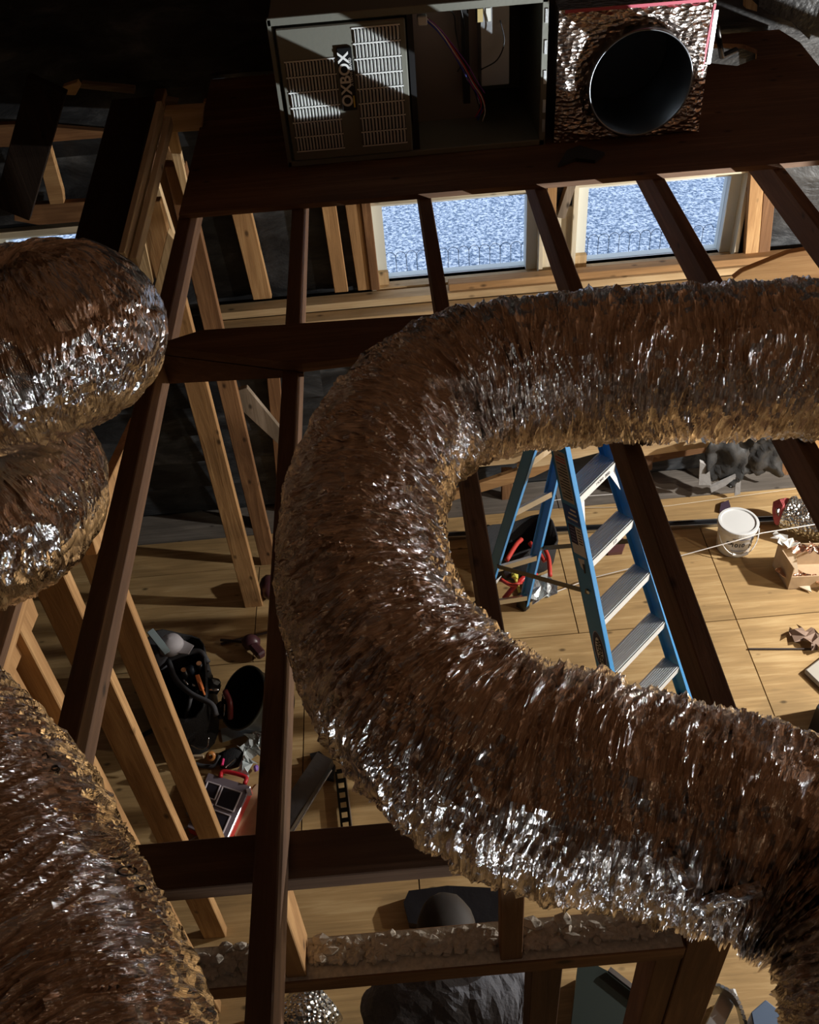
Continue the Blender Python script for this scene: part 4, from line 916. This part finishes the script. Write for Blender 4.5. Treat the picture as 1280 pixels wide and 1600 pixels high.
# ------------------------------------------------------------------ big black tool bag on the left
bgc = atz(300, 1100, .0)
bg_ = thing('tool_bag', (bgc.x, bgc.y, 0), 'large open black fabric tool bag with orange tipped tools, leaning at the lit studs', 'bag')
def curvebag():
    # upright soft bag, long axis running away from the viewer
    pc = [atz(290,1190,.0), atz(300,1120,.0), atz(318,1050,.0)]
    a0, a1 = atz(306,1185,.05), atz(262,1040,.05)
    return a0, a1
a0 = atz(305,1178,.0); a1 = atz(300,1075,.0); ang_ = atan2(a1.y-a0.y, a1.x-a0.x); mid = (a0+a1)/2
bag_shell(mid.x-.02, mid.y+.02, (a1-a0).length*.62, .15, .36, ang_, BLACKM, bg_, 'body', flare=1.08)
def at_b(x, y, z): return atz(x, y, z)
MB().tube([Vector(p) for p in catmull([at_b(262,1030,.38), at_b(275,1062,.40), at_b(300,1085,.41), at_b(330,1100,.40), at_b(338,1118,.38)], 4)], .014, 8).build('rim_pad', plain('rim_grey', (.05,.05,.055), .7), bg_, smooth=True)
MB().tube([Vector(p) for p in catmull([at_b(262,1030,.38), at_b(285,1022,.40), at_b(312,1018,.40), at_b(325,1035,.38)], 4)], .014, 8).build('rim_pad', bpy.data.materials['rim_grey'], bg_, smooth=True)
MB().tube([Vector(p) for p in catmull([at_b(298,1090,.36), at_b(290,1130,.24), at_b(292,1170,.1), at_b(300,1185,.06)], 4)], .010, 8).build('seam', bpy.data.materials['rim_grey'], bg_, smooth=True)
OR = plain('tool_orange', (.75,.22,.06), .4); ORT = plain('orange_end', (.70,.33,.15), .45); STL = plain('tool_steel', (.6,.6,.6), .25, 1)
for x, y, z in ((287,1047,.40), (311,1037,.41)):
    hnd = MB().lathe([(0,0),(.017,0),(.019,.03),(.014,.10),(0,.10)], at_b(x, y, z)-Vector((0,0,.10)), 14).build('screwdriver_handle', BLACKP, bg_, smooth=True)
    MB().lathe([(0,.004),(.013,.004),(.012,0),(0,0)], at_b(x, y, z), 14).build('end_cap', ORT, hnd)
MB().lathe([(0,0),(.014,0),(.014,.08),(0,.08)], at_b(298,1043,.41)-Vector((0,0,.08)), 12).build('screwdriver_handle', plain('tool_blueblack', (.03,.05,.09), .4), bg_, smooth=True)
MB().beam(at_b(308,1055,.40), at_b(316,1078,.38), .022, .02, (0,0,1)).build('orange_plier', OR, bg_, bevel=.004)
MB().beam(at_b(312,1066,.40), at_b(320,1086,.38), .010, .012, (0,0,1)).build('orange_plier', OR, bg_, bevel=.003)
for (a, b) in (((286,1062,.39),(294,1070,.38)), ((300,1070,.39),(306,1072,.38)), ((326,1078,.36),(342,1078,.36)), ((348,1085,.30),(352,1092,.28)), ((351,1100,.22),(350,1128,.15))):
    MB().tube([at_b(*a), at_b(*b)], .006, 8).build('steel_tool', STL, bg_, smooth=True)
MB().tube([Vector(p) for p in catmull([at_b(298,1163,.16), at_b(312,1170,.15), at_b(324,1166,.16), at_b(326,1152,.2)], 4)], .004, 6).build('ring', STL, bg_, smooth=True)
MB().lathe([(.010,0),(.022,.0),(.024,.02),(.012,.022)], at_b(330,1180,.13), 18, Matrix.Rotation(.9, 3, 'X')).build('tape_roll', plain('tape_amber', (.5,.2,.05), .4), bg_, smooth=True)
MB().beam(at_b(292,1183,.08), at_b(318,1182,.08), .012, .02, (0,0,1)).build('tan_strap', plain('strap_tan', (.5,.38,.25), .7), bg_)
mb = MB().tube([Vector(p) for p in catmull([at_b(288,1186,.04), at_b(312,1196,.03), at_b(335,1196,.03), at_b(343,1180,.05)], 4)], .011, 8); mb.build('piping', bpy.data.materials['rim_grey'], bg_, smooth=True)
for k, (x, y) in enumerate(((268,1045),(270,1075),(262,1100))):
    MB().blob(at_b(x+10, y, .25-.06*k), (.06,.05,.10), k+20, .12, 2).build('side_pocket', BLACKM, bg_, smooth=True)
for k, (x, y, z) in enumerate(((300,1052,.34),(320,1060,.33),(335,1072,.30),(312,1090,.30),(345,1110,.16))):
    MB().blob(at_b(x, y, z), (.035,.035,.05), k+30, .2, 2).build('dark_tool', BLACKP, bg_)
# grey strap, cap and black rags above the bag
T(MB().beam(atz(234,985,.55), atz(262,1020,.48), .035, .012, (0,0,1)).build('level', plain('level_grey', (.28,.36,.38), .35, .4), bevel=.002), 'grey blue flat bar leaning between the lit stud and the black bag', 'tool')
cp_ = thing('cap', tuple(atz(268,1010,.44)), 'pale grey cap lying on the far end of the black tool bag', 'cap')
pc = atz(268,1010,.45)
MB().lathe([(.0,.06),(.03,.055),(.055,.035),(.065,0),(.060,0),(.0,.045)], pc, 20).build('crown', plain('cap_grey', (.40,.38,.40), .8), cp_, smooth=True)
MB().prism([pc+Vector((.03,-.05,.005)), pc+Vector((.09,-.06,0)), pc+Vector((.11,-.01,0)), pc+Vector((.05,.03,.005))], (0,0,.006)).build('brim', bpy.data.materials['cap_grey'], cp_)
T(MB().blob(atz(250,1030,.38), (.05,.05,.10), 41, .2, 2).build('glove', plain('glove_grey', (.06,.06,.07), .8), smooth=True), 'dark grey glove hanging beside the lit stud left of the cap', 'glove')
# ------------------------------------------------------------------ black bucket lying behind the bag
bb_ = thing('black_bucket', tuple(atz(380,1145,0)), 'big black tipped bucket with its dark mouth open, right of the black bag', 'bucket')
mc = atz(380, 1090, .27); axis = (Vector((.60,.22,-.75))).normalized()
Rb = frame(axis.cross(Vector((0,0,1))), axis)
BKT = plain('bucket_black', (.016,.018,.016), .4)
MB().lathe([(.150,-.0),(.156,-.004),(.150,.006),(.138,.10),(.128,.22),(0,.22)], mc, 40, Rb).build('body', BKT, bb_, smooth=True)
MB().lathe([(.145,.0),(.135,.10),(.124,.215),(0,.215)], mc, 40, Rb).build('inner_wall', plain('bucket_inner', (.006,.006,.006), .7), bb_, smooth=True)
MB().lathe([(.150,-.004),(.158,-.004),(.158,.008),(.150,.008)], mc, 40, Rb).build('rim', plain('rim_green', (.05,.055,.045), .35), bb_, smooth=True)
T(MB().tube([Vector(p) for p in catmull([atz(352,1080,.34), atz(359,1098,.34), atz(360,1122,.26)], 5)], .014, 10).build('red_tool_handle', plain('dark_red', (.14,.02,.02), .4), smooth=True), 'dark red curved tool handle in front of the black bucket', 'tool')
pix_prism('steel_sheet', [(345,1140),(412,1122),(410,1142),(348,1160)], .002, .006, plain('sheet_steel', (.42,.47,.48), .4, .3), 'grey steel sheet under the black tipped bucket', 'sheet')
dr = thing('cordless_drill', tuple(atz(398,1015,0)), 'dark maroon tool lying on the floor above the black bucket', 'tool')
DM = plain('maroon', (.06,.02,.025), .4)
MB().blob(atz(392,1003,.05), (.05,.045,.045), 50, .1, 2).build('body', DM, dr, smooth=True)
MB().beam(atz(395,1008,.05), atz(410,1025,.04), .05, .05, (0,0,1)).build('handle', DM, dr, bevel=.01)
MB().tube([atz(388,1004,.05), atz(345,1000,.03)], .008, 8).build('bit', plain('bit_dark', (.05,.04,.04), .4, .5), dr)
T(MB().blob(atz(420,918,.06), (.05,.08,.06), 51, .1, 2).build('maroon_case', DM, smooth=True), 'dark maroon case almost hidden at the left edge of the big duct', 'case')
# ------------------------------------------------------------------ pouch, plastic wrap and parts organiser
T(MB().blob(atz(362,1186,.03), (.075,.06,.03), 60, .1, 2).build('pouch', BLACKM, smooth=True), 'small black pouch on the floor between tool bag and clear organiser', 'pouch')
T(MB().tube([atz(347,1196,.07), atz(349,1186,.07)], .007, 8).build('pink_clip', plain('pink', (.8,.05,.2), .4)), 'small pink clip on the black pouch', 'clip')
T(MB().tube([atz(352,1199,.075), atz(366,1187,.075)], .004, 8).build('steel_pin', STL), 'thin bright steel pin on the black pouch', 'tool')
crumple_strip(atz(378,1180,.03), atz(420,1150,.03), 10, .11, CLR, None, 'bubble_wrap', 14, 'crumpled clear bubble wrap on the floor right of the black pouch', 'plastic')
crumple_strip(atz(376,1210,.05), atz(392,1190,.05), 5, .06, plain('label_film', (.7,.8,.82), .3, .2), None, 'plastic_sleeve', 15, 'white printed plastic sleeve in front of the bubble wrap', 'plastic')
T(MB().blob(atz(400,1200,.02), (.015,.02,.012), 61, .2, 1).build('purple_cap', plain('purple', (.25,.12,.5), .4)), 'small purple and white cap beside the dark joist', 'cap')
oz = .065
og = thing('parts_organiser', tuple(atz(355,1250,0)), 'clear lidded parts organiser box with red frame and red handle', 'organiser')
oc = [atz(325,1207,oz), atz(392,1228,oz), atz(352,1318,oz), atz(292,1292,oz)]
RP = plain('organiser_red', (.62,.06,.05), .35); OLID = plain('organiser_lid', (.30,.25,.29), .15); 
OLID.node_tree.nodes['Principled BSDF'].inputs['Transmission Weight'].default_value = .35
base = [Vector((p.x, p.y, .003)) for p in oc]
MB().prism(base, (0,0,oz-.015)).build('tray', RP, og, bevel=.004)
MB().prism([Vector((p.x, p.y, oz-.011)) for p in oc], (0,0,.010)).build('lid', OLID, og, bevel=.003)
def ob(u, v, z): return (oc[0].lerp(oc[1], u)).lerp(oc[3].lerp(oc[2], u), v)+Vector((0,0,z))
DK = plain('compartment_dark', (.025,.022,.03), .3); RIM = plain('clear_rim', (.62,.56,.60), .2)
for (u0,u1,v0,v1) in ((.08,.38,.16,.42),(.44,.88,.16,.50),(.08,.38,.50,.90),(.46,.86,.58,.92)):
    cpt = MB().prism([ob(u0,v0,.0005), ob(u1,v0,.0005), ob(u1,v1,.0005), ob(u0,v1,.0005)], (0,0,.003)).build('compartment', DK, og)
    rim = MB(); cs = [ob(u0,v0,.004), ob(u1,v0,.004), ob(u1,v1,.004), ob(u0,v1,.004)]
    for a, b in zip(cs, cs[1:]+cs[:1]): rim.tube([a, b], .004, 6)
    rim.build('compartment_rim', RIM, cpt)
MB().tube([Vector(p) for p in catmull([ob(.30,.02,0), ob(.32,-.10,.0), ob(.80,-.12,.0), ob(.86,.0,0)], 5)], .011, 8).build('handle', plain('handle_red', (.55,.02,.03), .4), og, smooth=True)
MB().beam(ob(.98,.06,-.01), ob(1.03,.12,-.01), .02, .03, (0,0,1)).build('latch', RIM, og)
rod('cable', [Vector(p) for p in catmull([atz(292,1270,.01), atz(300,1284,.03), atz(285,1300,.02), atz(296,1312,.01), atz(308,1306,.01)], 5)], .004, plain('cable_grey', (.35,.33,.36), .4), 'loose grey cable on the floor behind the lower lit stud', 'cable')
pix_prism('brown_card', [(365,1290),(385,1245),(402,1225),(420,1240),(412,1330),(370,1330)], .001, .004, CARD, 'flat brown cardboard beside the clear organiser', 'cardboard')
# ------------------------------------------------------------------ metal pieces between the joist and the duct, behind the top plate
pix_prism('metal_trough', [(455,1248),(498,1184),(522,1196),(458,1302),(440,1330),(430,1300)], .03, .05, plain('trough_steel', (.20,.20,.20), .35, .9, bump=.3, bs=30), 'dull steel sheet piece lying diagonal behind the dark top plate', 'metal sheet')
rod('chain_edge', [atz(455,1305,.09), atz(518,1203,.09)], .004, STL, 'bright beaded edge along the dull steel sheet piece', 'edge')
pix_prism('dark_scrap', [(485,1182),(500,1178),(525,1200),(522,1222),(500,1218)], .002, .025, BLACKP, 'black scrap under the upper end of the steel sheet piece', 'scrap')
sa_ = thing('slotted_angle', tuple(atz(540,1260,0)), 'black slotted angle bar with a row of oval slots, left of the lower duct', 'bar')
pA, pB = atz(531,1205,.03), atz(545,1330,.03); dd = (pB-pA).normalized(); sx_ = Vector((dd.y, -dd.x, 0)); sx_ = sx_ if sx_.x > 0 else -sx_
w2 = .024; mb = MB(); L_ = (pB-pA).length; ns = int(L_/.05); pitch = L_/ns
for sgn in (-1, 1): mb.beam(pA+sx_*sgn*w2*.78, pB+sx_*sgn*w2*.78, w2*.44, .004, (0,0,1))
for k in range(ns+1):
    c = pA+dd*(k*pitch); mb.beam(c-dd*.011, c+dd*.011, w2*1.3, .004, (0,0,1))
mb.build('slotted_face', plain('angle_black', (.02,.025,.022), .4, .3), sa_)
MB().beam(pA+sx_*w2*1.15+Vector((0,0,.012)), pB+sx_*w2*1.15+Vector((0,0,.012)), .004, .03, (0,0,1)).build('bright_flange', ALU, sa_)
# ------------------------------------------------------------------ bottom of the picture, floor level behind the header
T(MB().tube([atz(440,1640,.14), atz(478,1590,.14), atz(505,1560,.14)], .11, 40).build('foil_elbow', BF, smooth=True), 'short silver bubble foil sleeve at the bottom edge beside the dark joist', 'sleeve')
pix_prism('black_tarp', [(632,1418),(640,1400),(700,1392),(780,1396),(800,1450),(760,1470),(640,1450)], .01, .05, plain('tarp_black', (.01,.01,.012), .35, bump=.6, bs=12), 'black tarp bundle on the floor seen above the header', 'tarp')
pan = thing('sheet_metal', tuple(atz(985,1600,0)), 'dark green metal panel with a pale rail edge lying under the header', 'panel')
pz = .25
pp = [atz(905,1490,pz), atz(952,1515,pz), atz(1040,1584,pz), atz(1075,1720,pz), atz(880,1720,pz)]
MB().prism([Vector((p.x, p.y, .002)) for p in pp], (0,0,pz-.02)).build('sheet', plain('panel_green', (.018,.028,.024), .45), pan)
MB().beam(pp[1], pp[2], .018, .02, (0,0,1)).build('rail', GALV, pan)
cl = thing('clamp', tuple(atz(1130,1590,0)), 'bent galvanised hanger strap on the pale floor at the bottom right', 'strap')
hs = [Vector(p) for p in catmull([atz(1108,1546,.02), atz(1125,1545,.08), atz(1148,1560,.10), atz(1160,1590,.08), atz(1165,1620,.02)], 5)]
mb = MB()
for a, b in zip(hs[:-1], hs[1:]): mb.beam(a, b, .012, .05, (0,0,1))
mb.build('strap', GALV, cl)
MB().beam(atz(1138,1558,.06), atz(1108,1620,.06), .06, .02, (0,0,1)).build('bracket', GALV, cl, bevel=.004)
MB().tube([atz(1142,1548,.05), atz(1146,1560,.05)], .02, 10).build('bolt', GALV, cl)
pix_prism('blue_grey_box', [(1165,1600),(1188,1580),(1212,1600),(1260,1680),(1180,1680)], .002, .12, plain('bluegrey', (.10,.15,.24), .4), 'blue grey box corner at the bottom edge under the duct', 'box', bevel=.004)
# ------------------------------------------------------------------ person crouching under the header
person = None
def skinned(name, verts, edges, mat, parent=None, root=0, sub=2):
    me = bpy.data.meshes.new(name); loc = Vector((0,0,0)) if parent is None else Vector(wloc(parent))
    me.from_pydata([tuple(Vector(v[0])-loc) for v in verts], edges, []); o = bpy.data.objects.new(name, me); COL.objects.link(o)
    if parent is not None: o.parent = parent
    sk = o.modifiers.new('skin', 'SKIN'); sv = me.skin_vertices[0].data
    for i, v in enumerate(verts):
        r = v[1]; sv[i].radius = r if isinstance(r, tuple) else (r, r)
    sv[root].use_root = True
    sb = o.modifiers.new('subd', 'SUBSURF'); sb.levels = sub; sb.render_levels = sub
    me.materials.append(mat)
    for p in me.polygons: p.use_smooth = True
    return o
PX, PY = -.02, 1.02
ps = thing('person', (PX, PY, 0), 'person in dark grey shirt and trousers crouching under the header, seen from behind', 'person')
SKIN = plain('skin', (.50,.30,.22), .55)
SH = plain('shirt_grey', (.11,.115,.135), .85, bump=.3, bs=120)
TR = plain('trousers_dark', (.03,.032,.04), .85, bump=.3, bs=120)
# body: one continuous figure (skin), clothes over it
V = [((PX,PY,.36),.09), ((PX,PY+.02,.55),.09), ((PX+.01,PY+.08,.75),.10), ((PX+.02,PY+.17,.90),.08), ((PX+.02,PY+.245,.95),.045), ((PX+.02,PY+.295,.985),.06), ((PX+.02,PY+.35,.90),.088), ((PX+.02,PY+.38,.83),.06),
     ((PX-.17,PY+.17,.88),.06), ((PX-.24,PY+.24,.62),.045), ((PX-.14,PY+.34,.42),.035), ((PX-.11,PY+.38,.37),.028),
     ((PX+.20,PY+.17,.88),.06), ((PX+.28,PY+.22,.62),.045), ((PX+.20,PY+.32,.42),.035), ((PX+.17,PY+.36,.37),.028),
     ((PX-.13,PY+.10,.30),.085), ((PX-.20,PY+.42,.36),.065), ((PX-.15,PY+.12,.09),.05), ((PX-.15,PY+.22,.04),.035),
     ((PX+.14,PY+.10,.30),.085), ((PX+.22,PY+.42,.34),.065), ((PX+.16,PY+.12,.09),.05), ((PX+.16,PY+.22,.04),.035)]
Eg = [(0,1),(1,2),(2,3),(3,4),(4,5),(5,6),(6,7),(3,8),(8,9),(9,10),(10,11),(3,12),(12,13),(13,14),(14,15),(0,16),(16,17),(17,18),(18,19),(0,20),(20,21),(21,22),(22,23)]
skinned('body', V, Eg, SKIN, ps)
def puff(idx, k): return [(V[i][0], (V[i][1]+.016)*k) for i in idx]
Vs = [(V[1][0],.165), (V[2][0],.175), (V[3][0],.15), (V[4][0],.10), (V[8][0],.088), (V[9][0],.068), (V[10][0],.05), (V[12][0],.088), (V[13][0],.068), (V[14][0],.05), ((PX,PY,.40),.16), (V[5][0],.085)]
shirt = skinned('shirt', Vs, [(10,0),(0,1),(1,2),(2,3),(2,4),(4,5),(5,6),(2,7),(7,8),(8,9),(3,11)], SH, ps, root=10, sub=3)
tx = bpy.data.textures.new('folds', 'CLOUDS'); tx.noise_scale = .09
dm = shirt.modifiers.new('folds', 'DISPLACE'); dm.texture = tx; dm.strength = .05; dm.mid_level = .5
Vt = [((PX,PY,.34),.16), (V[16][0],.115), (V[17][0],.09), (V[18][0],.065), (V[20][0],.115), (V[21][0],.09), (V[22][0],.065)]
skinned('trousers', Vt, [(0,1),(1,2),(2,3),(0,4),(4,5),(5,6)], TR, ps)
for s_ in (19, 23):
    q = Vector(V[s_][0]); MB().blob(q+Vector((0,-.02,.01)), (.045,.12,.045), s_, .03, 2).build('boot', BLACKP, ps, smooth=True)
hc = Vector((PX+.02,PY+.355,.93))
MB().blob(hc+Vector((0,-.0,.005)), (.098,.125,.085), 3, .02, 3).build('hair', plain('hair_dark', (.02,.014,.01), .7), ps, smooth=True)
for sg, wi, ei in ((-1, 11, 10), (1, 15, 14)):
    wv_ = Vector(V[wi][0]); dr_ = (wv_-Vector(V[ei][0])).normalized(); sd_ = dr_.cross(Vector((0,0,1))).normalized()
    hv = [(wv_-dr_*.02, .024), (wv_+dr_*.04, (.036,.018))]; he = [(0,1)]
    for f in range(4):
        b0 = wv_+dr_*.055+sd_*(f-1.5)*.020; ln = [.060,.072,.068,.052][f]; i0 = len(hv)
        hv += [(b0, .009), (b0+dr_*ln*.5+Vector((0,0,-.010)), .0085), (b0+dr_*ln*.85+Vector((0,0,-.030)), .007)]; he += [(1, i0), (i0, i0+1), (i0+1, i0+2)]
    i0 = len(hv); tb0 = wv_+dr_*.015+sd_*(-sg)*.035; hv += [(tb0, .011), (tb0+dr_*.03+sd_*(-sg)*.02, .009)]; he += [(0, i0), (i0, i0+1)]
    skinned('hand', hv, he, SKIN, ps, sub=1)
